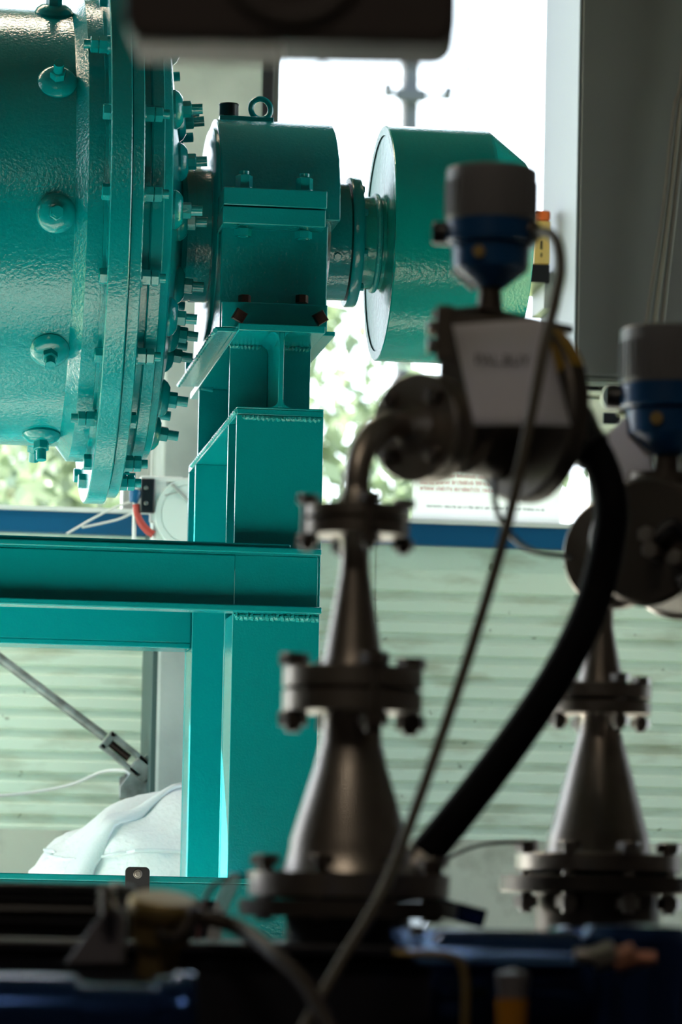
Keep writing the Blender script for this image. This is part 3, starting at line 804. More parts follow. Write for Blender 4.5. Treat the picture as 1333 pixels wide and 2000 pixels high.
bolts(pt2, base2 + V((0, 0, (1790 - 1708) * s2)), (0, 0, 1), 150 * s2, 8, 44 * s2, 12, 1.26, (1, 0, 0), m_steel2)
zc2 = (1790 - 1088) * s2
v2 = (math.cos(math.radians(38)) * R0 + math.sin(math.radians(38)) * F0).normalized()
pt2.part('elbow', MB().tube(elbow_path(base2, zc2, v2, 0.068, 0.075), 23 * s2, 24), m_steel)
cD = D(1205, 1080, d2 - 0.01)
fm2 = Thing('flow_meter', 'brown grey flow sensor body with bright rimmed disc at the right edge', 'sensor', cD)
vd = (0.50 * R0 + 0.86 * F0).normalized()
fm2.part('rim_disc', MB().lathe([(-0.012, 0), (-0.012, 0.071), (-0.009, 0.074), (0.006, 0.074), (0.009, 0.071), (0.009, 0)], frame(cD, vd), 64), m_steel)
cE = D(1300, 1065, d2 - 0.06)
fm2.part('flow_body', MB().lathe([(-0.06, 0), (-0.06, 0.078), (-0.055, 0.084), (0.05, 0.084), (0.055, 0.080), (0.055, 0)], frame(cE, vd), 64), m_cast)
fm2.part('rim_disc', MB().lathe([(0.055, 0), (0.055, 0.090), (0.058, 0.093), (0.068, 0.093), (0.071, 0.090), (0.071, 0)], frame(cE, vd), 64), m_steel2)
cK = D(1275, 1055, d2 - 0.15)
fm2.part('handle', MB().tube(bez([cK, cK + R0 * 0.03 + V((0, 0, 0.02)), cK + R0 * 0.06 + V((0, 0, -0.03)), cK + R0 * 0.035 + V((0, 0, -0.055))], 8), 0.008, 12), m_black)
for q in ((1265, 1045), (1272, 1075), (1320, 1090)):
    p_ = D(*q, d2 - 0.16)
    fm2.part('clamp_bolt', MB().hexa(0.011, -0.05, 0.012, frame(p_, -F0 - R0 * 0.3)), m_steel2)
fm2.part('saddle', MB().cyl(D(1300, 1000, d2 - 0.05), D(1302, 925, d2 - 0.05), 0.05, 32), m_cast)
s2t = s2 * 1.0
cT2 = D(1302, 952, d2 - 0.05)
tr2, gland2 = transmitter('pressure_transmitter', 'second blue transmitter with grey ribbed lid cut by the right edge', cT2, s1 * 1.21)
tr2.part('side_window', MB().cyl(D(1226, 758, d2 - 0.03), D(1224, 812, d2 - 0.03), 0.012, 16), m_olive, label='olive sight tube')
dT2 = 5.0
tg2 = Thing('paper_tag', 'blank folded paper tag below the right hand transmitter', 'tag', D(1240, 850, dT2))
sh2 = tg2.part('sheet', tagsheet([D(1168, 866, dT2), D(1250, 788, dT2), D(1276, 925, dT2), D(1222, 958, dT2)]), m_paper)
sm = sh2.modifiers.new('thickness', 'SOLIDIFY'); sm.thickness = 0.0006

# thin dark cables by the hose
solo('loop_cable', MB().tube(bez([D(966, 930, 4.45), D(968, 985, 4.45), D(990, 1035, 4.5), D(1040, 1075, 4.6), D(1115, 1087, 4.95)], 10), 6 * 4.5 / FPX, 10), m_black, 'thin black cable looping from the flow sensor to the right hand disc', 'cable', D(966, 930, 4.45))
solo('ground_cable', MB().tube(bez([D(850, 1702, 4.8), D(880, 1675, 4.85), D(930, 1653, 4.9), D(985, 1646, 4.95), D(1030, 1646, 4.98)], 10), 4 * 4.8 / FPX, 10), m_black, 'short thin black cable beside the base of the right pipe stack', 'cable', D(850, 1702, 4.8))

# ------------------------------------------------------------------ dark machine under the pipework
zskid = P(900, 1848, 4.3).z
sk = Thing('pump_skid', 'dark steel machine base along the bottom of the view', 'machine base', (0.5, 4.2, 0))
sk.part('cabinet', MB().box((-0.5, 4.12, 0.06), (1.6, 4.75, zskid - 0.012)), m_dark, bv=0.01)
sk.part('top_plate', MB().box((-0.52, 4.10, zskid - 0.012), (1.62, 4.77, zskid)), m_dark, bv=0.003)
sk.part('front_shelf', MB().box((-0.52, 3.40, 0.98), (1.62, 4.11, 1.0)), m_dark, bv=0.003)
sk.part('front_cabinet', MB().box((-0.5, 3.45, 0.06), (1.6, 4.125, 0.982)), m_dark, bv=0.006)
sk.part('plinth', MB().box((-0.45, 3.5, 0), (1.55, 4.7, 0.06)), m_dark)
for x in (-0.1, 0.45, 1.0):
    d_ = sk.part('panel_door', MB().box((x, 3.435, 0.12), (x + 0.5, 3.452, 0.93)), m_dark, bv=0.003)
    sk.part('handle', MB().box((x + 0.44, 3.415, 0.6), (x + 0.46, 3.437, 0.75)), m_black, d_, bv=0.003)
# pipe stack pedestals
sk.part('pipe_saddle', MB().cyl((base1.x, base1.y, zskid - 0.005), (base1.x, base1.y, base1.z + 0.001), 0.07, 32), m_dark)
sk.part('pipe_saddle', MB().cyl((base2.x, base2.y, 0.0), (base2.x, base2.y, base2.z - 0.03), 0.075, 32), m_dark)

# motor with cooling fins, lower left
mt_ = Thing('electric_motor', 'black finned electric motor at the lower left corner', 'motor', D(60, 1840, 4.45))
mc = D(60, 1800, 4.45)
ax_ = V((1, 0, 0))
mt_.part('body', MB().lathe([(-0.22, 0), (-0.22, 0.032), (-0.215, 0.036), (0.10, 0.036), (0.105, 0.03), (0.105, 0)], frame(mc, ax_), 40), m_dark)
me_fin = MB().box((0.033, -0.0012, -0.20), (0.046, 0.0012, 0.09)).mesh('fin', m_dark)
for k in range(20):
    mt_.inst('fin', me_fin, frame(mc, ax_) @ M.Rotation(2 * math.pi * k / 20, 4, 'Z'))
mt_.part('end_bell', MB().lathe([(0.09, 0), (0.09, 0.046), (0.10, 0.048), (0.118, 0.044), (0.125, 0.03), (0.125, 0)], frame(mc, ax_), 40), m_dark)
mt_.part('foot', MB().box((mc.x - 0.19, mc.y - 0.035, zskid - 0.002), (mc.x + 0.08, mc.y + 0.035, mc.z - 0.03)), m_dark, bv=0.003)
# terminal rail: long dark box behind
solo('cable_tray', MB().box(D(-120, 1748, 4.9) + V((0, 0, 0)), D(440, 1800, 4.9) + V((0, 0.06, -0.06))), m_dark, 'long black cable tray behind the motor', 'cable tray', D(-120, 1800, 4.9), bv=0.003)

# brass-capped valve
kb = D(312, 1850, 3.95)
kv = Thing('drain_valve', 'dull brass capped valve with a tilted lever at the lower left', 'valve', kb)
kz = (R0 * 0.10 + V((0, 0, 1)) - F0 * 0.25).normalized()
s3 = 3.95 / FPX
kv.part('body', MB().lathe([(-0.03, 0), (-0.03, 40 * s3), (10 * s3, 44 * s3), (14 * s3, 58 * s3), (60 * s3, 62 * s3), (64 * s3, 50 * s3)], frame(kb, kz), 36), m_brass)
kv.part('cap', MB().lathe([(62 * s3, 0), (62 * s3, 68 * s3), (70 * s3, 72 * s3), (92 * s3, 70 * s3), (100 * s3, 60 * s3), (102 * s3, 0)], frame(kb, kz), 36), m_brass)
kv.part('lever', MB().tube(bez([kb + kz * 30 * s3 - F0 * 60 * s3, D(340, 1832, 3.9), D(372, 1800, 3.9), D(385, 1772, 3.9)], 6), 13 * s3, 12), m_cast)
# grey guard wedge
gp = [D(125, 1884, 3.95), D(243, 1884, 3.95), D(246, 1788, 3.95), D(214, 1762, 3.95)]
gw = MB()
o0 = gp[0]
vs_ = gp + [p + F0 * 0.03 for p in gp]
gw.add(vs_, [(0, 1, 2, 3), (7, 6, 5, 4), (0, 4, 5, 1), (1, 5, 6, 2), (2, 6, 7, 3), (3, 7, 4, 0)])
solo('corner_guard', gw, m_clear, 'grey triangular sheet guard left of the brass valve', 'guard', gp[0], bv=0.003)
gs = solo('guard_screw', MB().cyl(D(208, 1785, 3.93), D(208, 1742, 3.93), 0.0055, 14).hexa(0.009, 0, 0.008, frame(D(208, 1750, 3.93), (0, 0, 1))).hexa(0.009, 0, 0.008, frame(D(208, 1772, 3.93), (0, 0, 1))), m_steel2, 'small shiny screw standing on the grey guard', 'screw', D(208, 1785, 3.93))
# glossy navy pipe along the bottom left
np_ = Thing('navy_pipe', 'glossy navy pipe along the bottom left edge', 'pipe', D(150, 1960, 3.6))
nc = D(150, 2000, 3.6)
np_.part('tube', MB().lathe([(-0.35, 0), (-0.35, 0.046), (-0.002, 0.046), (0.0, 0.038), (0.07, 0.038), (0.072, 0.046), (0.10, 0.046), (0.10, 0)], frame(nc, (1, 0, 0.0)), 40), m_navy)
np_.part('collar', MB().lathe([(-0.004, 0), (-0.004, 0.0495), (-0.002, 0.0505), (0.012, 0.0505), (0.014, 0.0495), (0.014, 0)], frame(nc + V((0.095, 0, 0)), (1, 0, 0)), 40), m_navy)
for dx in (-0.15, 0.05):
    np_.part('pipe_clip', MB().box((nc.x + dx, nc.y - 0.02, 0.995), (nc.x + dx + 0.02, nc.y + 0.03, nc.z - 0.03)), m_dark)
sr = solo('edge_rail', MB().box(D(-80, 1872, 3.7), D(560, 1885, 3.7) + F0 * 0.04), m_clear, 'dull grey rail above the navy pipe', 'rail', D(240, 1885, 3.7), bv=0.002)
# brown tube lower centre
tp = [D(330, 1800, 4.1), D(400, 1793, 4.1), D(470, 1815, 4.08), D(540, 1870, 4.0), D(600, 1930, 3.95), D(650, 2020, 3.9)]
solo('brown_tube', MB().tube(bez(tp, 8), 17 * 4 / FPX, 14), mat('brown_tube', (0.030, 0.019, 0.013), 0.5), 'curved dark brown tube between brass valve and bottom edge', 'tube', tp[0])
# red and white wires
for i, (pts, mt, lb) in enumerate((([(404, 1752), (412, 1735), (432, 1722), (450, 1716)], mat('red_wire', (0.10, 0.01, 0.008), 0.5), 'dark red wire end beside the base of the pipe stack'),
                                   ([(428, 1765), (438, 1740), (448, 1722), (455, 1705)], m_white, 'pale wire nearest the dark red wire'),
                                   ([(442, 1768), (452, 1745), (460, 1728), (466, 1706)], m_white, 'pale wire beside the pipe flange'))):
    q = [D(x, y, 4.42) for x, y in pts]
    q = [V((q[0].x - 0.01, q[0].y, zskid - 0.002)), q[0] - V((0.004, 0, 0.012))] + q[1:]
    solo('wire', MB().tube(bez(q, 6), 0.0028, 8), mt, lb, 'wire', q[0], 'loose wires by the pipe flange')
# pump on the right
pc = D(1010, 1960, 4.0)
pm = Thing('pump', 'glossy navy pump casing with flat flange at the lower right', 'pump', pc)
zpt = D(950, 1832, 4.0).z
pw = D(1110, 1840, 4.0).x - D(785, 1840, 4.0).x
pm.part('flange_plate', MB().box((0, -0.09, -0.012), (pw, 0.09, 0), M.Translation((D(785, 1840, 4.0).x, pc.y, zpt - 0.004)) @ M.Rotation(math.radians(8.0), 4, 'X')), m_blueglint, bv=0.004)  # lighter colour stands for the highlight on the navy flange
pm.part('casing', MB().lathe([(-0.09, 0), (-0.09, 0.05), (-0.08, 0.058), (0.06, 0.058), (0.08, 0.045), (0.09, 0)], frame(D(1010, 1925, 4.0), R0), 48), m_navy)
pm.part('cover', MB().lathe([(-0.12, 0), (-0.12, 0.055), (0.035, 0.060), (0.048, 0.050), (0.052, 0)], frame(D(1240, 1900, 4.0), (0, 0, 1)), 48), m_navy)
pm.part('bolt', MB().hexa(0.009, 0, 0.012, M.Translation(D(815, 1830, 4.0))), m_steel2)
pm.part('rib', MB().box((D(1090, 1800, 4.05).x, pc.y, zpt - 0.08), (D(1333, 1800, 4.05).x + 0.05, pc.y + 0.1, D(1200, 1812, 4.05).z)), m_navy, bv=0.006)
oc = D(1000, 2010, 3.8)
ol = Thing('oil_cup', 'amber oil cup below the navy pump', 'oil cup', oc)
ol.part('cup', MB().lathe([(-0.03, 0), (-0.03, 0.015), (0.030, 0.016), (0.032, 0)], M.Translation(oc), 28), m_amber)
ol.part('cup_lid', MB().lathe([(0.030, 0), (0.030, 0.014), (0.055, 0.017), (0.060, 0)], M.Translation(oc), 28), m_clear)
ct = [D(770, 1862, 3.85), D(850, 1862, 3.85), D(893, 1872, 3.85), D(908, 1905, 3.85), D(910, 1960, 3.85), D(908, 2040, 3.85)]
solo('bent_conduit', MB().tube(bez(ct, 8), 8 * 3.85 / FPX, 14), m_brass, 'thin bent brown conduit below the pump flange', 'conduit', ct[-1])
tb = frame(D(900, 1778, 4.5), V((0, 0, 1)) - R0 * -0.24, R0)
solo('mount_plate', MB().box((-0.03, -0.02, -0.014), (0.03, 0.02, 0.008), tb), m_navy, 'small tilted navy plate between the two pipe stacks', 'plate', D(900, 1800, 4.5), bv=0.002)
for px, py, lb in ((1182, 1868, 'pale metal fitting beside the navy pump'), (1222, 1872, 'pinkish copper fitting beside the navy pump')):
    p = D(px, py, 3.85)
    solo('pipe_fitting', MB().hexa(0.013, -0.012, 0.012, frame(p, R0 + V((0, 0, 0.4)))).cyl(p - R0 * 0.03, p + R0 * 0.03, 0.008, 14), m_steel2 if px < 1200 else mat('copper', (0.5, 0.22, 0.15), 0.4, 0.8), lb, 'fitting', p)

# black lug with bolt on the base beam
lg = Thing('mounting_lug', 'small black rounded lug with a shiny bolt on the base beam', 'bracket', P(268, 1745, Yf - 0.07))
lp = [(x, z) for x, z in ((-0.0235, -0.05), (0.0235, -0.05))]
for cx_, a0_ in ((0.0145, 0), (-0.0145, 90)):
    lp += [(cx_ + 0.009 * math.cos(math.radians(a0_ + a)), 0.0045 + 0.009 * math.sin(math.radians(a0_ + a))) for a in range(0, 91, 15)]
lo = P(269, 1707, Yf - 0.078)
lg.part('plate', MB().prism(lp, M(((1, 0, 0, lo.x), (0, 0, 1, lo.y), (0, 1, 0, lo.z), (0, 0, 0, 1))), 0.010), m_black, bv=0.0015)
lg.part('bolt', MB().lathe([(-0.002, 0), (-0.002, 0.0085), (0.003, 0.0085), (0.003, 0)], frame(lo + V((0, 0, 0)), (0, -1, 0)), 24).hexa(0.0062, 0.003, 0.008, frame(lo, (0, -1, 0))).torus(frame(lo + V((0, -0.003, 0)), (0, -1, 0)), 0.0075, 0.0012), m_steel2, label='shiny bolt')

# ------------------------------------------------------------------ hanging housing, top
dh = 3.05; sh_ = dh / FPX
hc = D(575, -48, dh)
hg = Thing('hanging_housing', 'dark out of focus equipment housing hanging at the top edge', 'housing', hc)
hm = frame(hc, -F0, R0)
def rrect(w, h, r, n=6):
    out = []
    for cx_, cy_, a0_ in ((w - r, h - r, 0), (-w + r, h - r, 90), (-w + r, -h + r, 180), (w - r, -h + r, 270)):
        out += [(cx_ + r * math.cos(math.radians(a0_ + 90 * k / n)), cy_ + r * math.sin(math.radians(a0_ + 90 * k / n))) for k in range(n + 1)]
    return out
hg.part('case', MB().prism(rrect(318 * sh_, 178 * sh_, 46 * sh_), hm, 0.085), m_housing, bv=0.006)
hg.part('fan_ring', MB().torus(hm @ M.Translation((0.0, 0.0, 0.086)), 0.055, 0.006, 48, 10), m_housing)
hg.part('lit_underside', MB().box((-300 * sh_, -180 * sh_, 0.004), (-20 * sh_, -174 * sh_, 0.075), hm), m_litgrey, label='pale strip painting the lit underside')  # pale sheet on the left half paints light onto the underside
hg.part('drip_nub', MB().cyl(D(630, 105, dh), D(630, 132, dh), 7 * sh_, 14), m_housing)
for s_ in (-1, 1):
    hg.part('hanger_rod', MB().cyl(hc + R0 * 0.08 * s_ + V((0, 0, 0.05)), V((hc.x + R0.x * 0.08 * s_, hc.y + R0.y * 0.08 * s_, ZC)), 0.006, 12), m_greyf)

# ------------------------------------------------------------------ along the back wall
# electrical cabinet on the right
yc0 = 9.52
xk0 = P(1131, 350, yc0).x
zk = P(1230, 742, yc0).z
kc = Thing('wall_cabinet', 'tall dark grey cabinet fixed to the wall at the upper right', 'cabinet', (xk0 + 0.3, yc0, zk))
kc.part('body', MB().box((xk0, yc0 + 0.02, zk), (xk0 + 0.95, YW + 0.0, ZC)), m_pillar2, bv=0.004)
kd = kc.part('door', MB().box((xk0 + 0.004, yc0, zk + 0.01), (xk0 + 0.94, yc0 + 0.02, ZC - 0.02)), m_pillar2, bv=0.004)
kc.part('lit_side_panel', MB().box((xk0 - 0.004, yc0 + 0.004, zk), (xk0 + 0.0, YW + 0.0, ZC)), m_litside)  # thin lighter face painting the window light on the cabinet side
kc.part('edge_strip', MB().box((xk0 + 0.0, yc0 + 0.05, zk - 0.01), (xk0 + 0.30, yc0 + 0.07, zk)), m_greyf)
# cable bundle hanging before the cabinet
for i in range(6):
    o1 = (i % 3) * 11 - 8; o2 = (i // 3) * 0.02
    pts = [P(1345 + o1 * 0.6, 60, yc0 - 0.05 - o2), P(1326 + o1, 220, yc0 - 0.06 - o2), P(1304 + o1, 420, yc0 - 0.06 - o2), P(1282 + o1 * 1.3, 580, yc0 - 0.05 - o2), P(1268 + o1 * 1.5, 700, yc0 - 0.04 - o2), P(1264 + o1 * 1.5, 790, yc0 - 0.03 - o2)]
    pts = [V((pts[0].x + 0.03, pts[0].y, ZC))] + pts
    solo('hanging_cable', MB().tube(bez(pts, 6), 0.0065, 10), m_umber if i % 2 else m_umber2, ('front' if i < 3 else 'rear') + ' row ' + ['left', 'middle', 'right'][i % 3] + ' cable of the bundle hanging before the grey cabinet', 'cable', pts[-1], 'hanging cable bundle')
# cream instruments below the cabinet
yi = 9.62
ins = Thing('wall_instrument', 'cream coloured device with dark round lens below the grey cabinet', 'instrument', P(1180, 830, yi))
def pbox(x0, y0, x1, y1, ya_, yb_):
    a, b = P(x0, y0, ya_), P(x1, y1, ya_)
    return MB().box((a.x, ya_, a.z), (b.x, yb_, b.z))
ins.part('housing', pbox(1112, 772, 1225, 838, yi, YW + 0.02), m_cream, bv=0.006)
ins.part('hood', pbox(1108, 760, 1178, 770, yi - 0.04, YW), m_cream, bv=0.003)
ins.part('slot', pbox(1112, 775, 1172, 779, yi - 0.003, yi + 0.01), m_black)
lc = P(1198, 776, yi - 0.02)
ins.part('lens_ring', MB().lathe([(-0.03, 0.0), (-0.03, 0.034), (0.02, 0.034), (0.024, 0.026), (0.016, 0.024), (0.016, 0)], frame(lc, -F0), 32), m_cream)
ins.part('lens', MB().lathe([(0.016, 0), (0.0165, 0.024), (0.018, 0.02), (0.0205, 0)][::-1], frame(lc, -F0), 32), m_brownf, label='dark round lens')
ins.part('display', pbox(1180, 806, 1212, 828, yi - 0.006, yi + 0.01), m_black, label='dark display window')
ins.part('knob', MB().cyl(P(1148, 816, yi + 0.01), P(1148, 816, yi - 0.02), 0.006, 14), m_brass)
cb_ = P(1135, 752, yi)
ins.part('bracket', pbox(1106, 744, 1170, 760, yi + 0.0, YW), m_black, bv=0.002)

# poster leaning in the window
ypo = YW + 0.045
po = Thing('paper_notice', 'white paper notice with red and black print against the right window', 'poster', P(950, 1024, ypo))
xa, xb = P(806, 950, ypo).x, P(1096, 950, ypo).x
zb_, ztp = zs + 0.004, P(950, 740, ypo).z
po.part('sheet', MB().box((xa, ypo, zb_), (xb, ypo + 0.0015, ztp)), m_poster)
def strokes(x0, x1, zc_, h, seed):
    rnd = random.Random(seed); mb = MB(); x = x0
    while x < x1:
        wlen = rnd.randint(3, 11)
        for _ in range(wlen):
            if x > x1: break
            hh = h * rnd.choice((1, 1, 1.45)); w = h * rnd.uniform(0.35, 0.6); t_ = h * 0.16
            mb.box((x, ypo - 0.0012, zc_), (x + t_, ypo + 0.0002, zc_ + hh))
            k = rnd.random()
            if k < 0.65: mb.box((x, ypo - 0.0012, zc_ + h - t_), (x + w, ypo + 0.0002, zc_ + h))
            if k > 0.35: mb.box((x + w - t_, ypo - 0.0012, zc_), (x + w, ypo + 0.0002, zc_ + h))
            if 0.2 < k < 0.5: mb.box((x, ypo - 0.0012, zc_), (x + w, ypo + 0.0002, zc_ + t_))
            x += w + h * 0.28
        x += h * 0.6
    return mb
for i, py in enumerate((893, 907, 921, 935, 948)):
    q0, q1 = P(822, py, ypo), P(1072, py, ypo)
    o = po.part('lettering', strokes(q0.x, q1.x, q0.z - 0.012, 0.0085, i), m_red)
q0, q1 = P(834, 984, ypo), P(1062, 984, ypo)
po.part('lettering', strokes(q0.x, q1.x, q0.z - 0.009, 0.0055, 11), m_ink)

# small orange and yellow device by the window
yo = 9.80
og = Thing('warning_light', 'small orange and yellow device between the turquoise cylinder and grey cabinet', 'warning light', P(1056, 555, yo))
xo0, xo1 = P(1044, 500, yo).x, P(1075, 500, yo).x
og.part('lamp_cap', MB().box((xo0, yo, P(1056, 430, yo).z), (xo1, yo + 0.05, P(1056, 410, yo).z)), m_orange, bv=0.006)
og.part('tag_plate', MB().box((xo0, yo, P(1056, 515, yo).z), (xo1, yo + 0.03, P(1056, 431, yo).z)), m_tagy, bv=0.002)
og.part('lettering', MB().box((P(1056, 480, yo).x, yo - 0.001, P(1056, 487, yo).z), (P(1060, 480, yo).x, yo + 0.001, P(1056, 470, yo).z)).box((P(1057, 480, yo).x, yo - 0.001, P(1056, 502, yo).z), (P(1060, 480, yo).x, yo + 0.001, P(1056, 494, yo).z)), m_ink)
og.part('socket', MB().box((xo0 - 0.01, yo, P(1056, 552, yo).z), (xo1, YW + 0.035, P(1056, 516, yo).z)), m_black, bv=0.003)
og.part('bracket', MB().box((xo1 - 0.012, yo + 0.01, P(1056, 600, yo).z), (xk0 + 0.02, YW - 0.01, P(1056, 530, yo).z)), m_greyf)

# brace rod with turnbuckle plate, lower left
yr = 9.75
ra, rbp = P(-160, 1165, yr), P(205, 1440, yr)
br = Thing('brace_rod', 'galvanised diagonal brace rod with fork plate at the lower left wall', 'brace', P(285, 1520, yr))
br.part('rod', MB().cyl(ra, rbp, 0.0125, 16), m_galv)
dv = (P(290, 1510, yr) - P(205, 1440, yr)).normalized()
fq = frame(P(248, 1478, yr), dv, (0, 0, 1))
hl = (P(290, 1510, yr) - P(205, 1440, yr)).length / 2
fk = br.part('fork', MB().box((-0.026, -0.020, -hl), (-0.012, 0.020, hl * 0.8), fq).box((0.012, -0.020, -hl), (0.026, 0.020, hl * 0.8), fq).box((-0.026, -0.02, hl * 0.3), (0.026, 0.02, hl * 1.05), fq).box((-0.026, -0.02, -hl), (0.026, 0.02, -hl * 0.75), fq), m_galv, bv=0.003)
br.part('thread', MB().cyl(fq @ V((0, 0, -hl)), fq @ V((0, 0, hl * 0.1)), 0.010, 14), m_rust, fk)
gx = P(303, 1500, yr)
br.part('gusset', MB().prism([(-0.07, -0.05), (0.03, -0.05), (0.03, 0.09), (-0.02, 0.05), (-0.07, -0.02)], M(((1, 0, 0, gx.x - 0.02), (0, 0, 1, yr - 0.006), (0, 1, 0, gx.z - 0.03), (0, 0, 0, 1))), 0.012), m_galv, bv=0.002)
cdp = [P(-40, 1557, 9.9), P(60, 1548, 9.9), P(140, 1532, 9.88), P(200, 1508, 9.85), P(246, 1506, 9.8), P(262, 1528, 9.78), P(290, 1552, 9.76)]
solo('sagging_rope', MB().tube(bez(cdp, 8), 0.0042, 8), m_white, 'thin white cord sagging along the wall below the brace rod', 'cord', cdp[-1])
solo('wall_bracket', MB().box((P(240, 1500, 9.9).x, 9.80, P(240, 1560, 9.9).z), (P(256, 1500, 9.9).x, YW + 0.01, P(240, 1515, 9.9).z)).box((P(240, 1500, 9.9).x, 9.80, P(240, 1530, 9.9).z), (P(275, 1500, 9.9).x, 9.83, P(240, 1512, 9.9).z)), m_brownf, 'small dark bracket on the wall under the fork plate', 'bracket', P(248, 1540, 9.9), bv=0.003)

# big white sack
yg = 9.05
bgc = P(432, 1700, yg)
ztopb = P(330, 1537, yg).z
bg_ = Thing('bulk_bag', 'bulging white woven bulk bag standing behind the turquoise frame', 'bag', (bgc.x, yg, ZP))
W = (bgc.x - P(66, 1708, yg).x) / 0.905
hz_ = ztopb - ZP
nu, nv = 56, 40
vs_, fs_ = [], []
rnd = random.Random(3)
def bagpt(u, w, infl=0.0):
    a = 2 * math.pi * u
    c, s = math.cos(a), math.sin(a)
    e = 0.85
    sx_, sy_ = math.copysign(abs(c) ** e, c), math.copysign(abs(s) ** e, s)
    # w: 0 floor centre .. 1 top centre
    if w < 0.06: r, zz = w / 0.06 * 0.94, 0.0
    elif w < 0.35: r = 0.94 + 0.06 * math.sin((w - 0.06) / 0.29 * math.pi / 2); zz = (w - 0.06) / 0.29 * hz_ * 0.35
    else:
        t = (w - 0.35) / 0.65 * math.pi / 2
        r = math.cos(t) if t < math.pi / 2 - 1e-6 else 0.0
        zz = hz_ * (0.35 + 0.65 * math.sin(t))
    wr = 0.014 * math.sin(a * 9 + w * 17) * math.sin(w * 23 + a) + 0.010 * math.sin(a * 23 + 3 * math.sin(w * 9)) + 0.007 * math.sin(a * 41 + w * 60) + 0.005 * math.sin(a * 67 - w * 45) * math.sin(w * 70)
    rr = r * (W + wr + infl)
    return V((bgc.x + rr * sx_, yg + rr * sy_ * 0.62, ZP + zz + (infl if w > 0.6 else 0) + 0.012 * math.sin(a * 5 + w * 30) * (1 if w > 0.5 else 0)))
for j in range(nv + 1):
    for i in range(nu):
        vs_.append(bagpt(i / nu, j / nv))
for j in range(nv):
    for i in range(nu):
        i2 = (i + 1) % nu
        fs_.append((j * nu + i, j * nu + i2, (j + 1) * nu + i2, (j + 1) * nu + i))
bg_.part('sack', MB().add(vs_, fs_), m_bag, ang=70)
for uc in (0.615, 0.885, 0.115, 0.385):
    vv, ff = [], []
    for j in range(31):
        w = 0.30 + 0.60 * j / 30
        for q in (-0.016, 0.016):
            vv.append(bagpt(uc + q, w, 0.008))
    ff = [(2 * j, 2 * j + 1, 2 * j + 3, 2 * j + 2) for j in range(30)]
    o = bg_.part('strap', MB().add(vv, ff), m_strap, ang=70)
    sm = o.modifiers.new('thickness', 'SOLIDIFY'); sm.thickness = 0.006
sv = [bagpt(0.5 + 0.5 * k / 60, 0.585, 0.004) for k in range(61)]
bg_.part('seam', MB().tube(sv, 0.004, 6), m_strap)

# white hose reel behind the frame
yh = 9.40
hr = Thing('hose_reel', 'white rounded reel housing with black bracket and red hose behind the frame', 'hose reel', P(330, 1060, yh))
rc = P(372, 1005, yh)
rR = (rc.x - P(299, 1005, yh).x)
hr.part('drum_side', MB().lathe([(-0.11, 0), (-0.11, rR * 0.97), (-0.10, rR), (-0.004, rR), (0.006, rR * 0.95), (0.006, rR * 0.80), (0.003, rR * 0.795), (0.003, rR * 0.78), (0.006, rR * 0.775), (0.006, 0)], frame(rc, (0, -1, 0)), 64), m_reel)
hr.part('drum_side', MB().box((rc.x - rR * 0.98, yh, rc.z - 0.22), (rc.x + rR, yh + 0.10, rc.z)), m_reel, bv=0.01)
hr.part('spoke', MB().cyl(P(336, 946, yh - 0.008), P(372, 982, yh - 0.008), 0.004, 8).cyl(P(322, 968, yh - 0.008), P(350, 960, yh - 0.008), 0.0015, 6), m_greyf)
a_, b_ = P(275, 935, yh), P(301, 1003, yh)
hr.part('bracket', MB().box((a_.x, yh - 0.012, b_.z), (b_.x, yh - 0.002, a_.z)), m_black, bv=0.003, label='black bracket plate')
for py in (953, 983):
    p = P(285, py, yh - 0.012)
    hr.part('bracket_bolt', MB().hexa(0.0052, 0, 0.006, frame(p, (0, -1, 0))), m_steel2)
hr.part('arm', MB().box((a_.x, yh - 0.004, a_.z - 0.005), (rc.x - 0.02, yh + 0.04, a_.z + 0.008)).box((b_.x - 0.01, yh, b_.z - 0.02), (b_.x + 0.03, yh + 0.03, a_.z)), m_white, bv=0.003)
hp = [P(266, 985, yh), P(268, 1005, yh), P(276, 1022, yh), P(288, 1036, yh), P(300, 1044, yh)]
hr.part('red_hose', MB().tube(bez(hp, 6), 0.0095, 12), m_redh, label='red hose')
hr.part('valve', MB().lathe([(-0.018, 0), (-0.018, 0.010), (0.006, 0.016), (0.014, 0.014), (0.014, 0)], frame(P(264, 968, yh), (0.2, 0, 1)), 20), m_bluesill, label='blue valve handle')
hr.part('valve_cap', MB().lathe([(0.014, 0), (0.014, 0.012), (0.020, 0.010), (0.020, 0)], frame(P(264, 968, yh), (0.2, 0, 1)), 20), m_white)
hr.part('supply_pipe', MB().cyl(P(263, 978, yh), P(262, 1056, yh), 0.005, 12), m_white)
zst = P(372, 1100, yh).z
hr.part('wall_mount', MB().box((rc.x - 0.05, yh + 0.08, rc.z - 0.12), (rc.x + 0.06, 9.625, rc.z + 0.08)), m_reel, bv=0.006)
for i, pts in enumerate((((130, 1043), (160, 1025), (200, 1003), (232, 988), (262, 978)), ((160, 1030), (200, 1022), (232, 1014), (262, 1001)))):
    q = [P(x, y, YW - 0.06) for x, y in pts]
    solo('white_rope', MB().tube(bez(q, 8), 0.0032, 8), m_white, ('upper' if i == 0 else 'lower') + ' of two frayed white ropes across the blue sill', 'rope', q[0], 'white ropes on the sill')

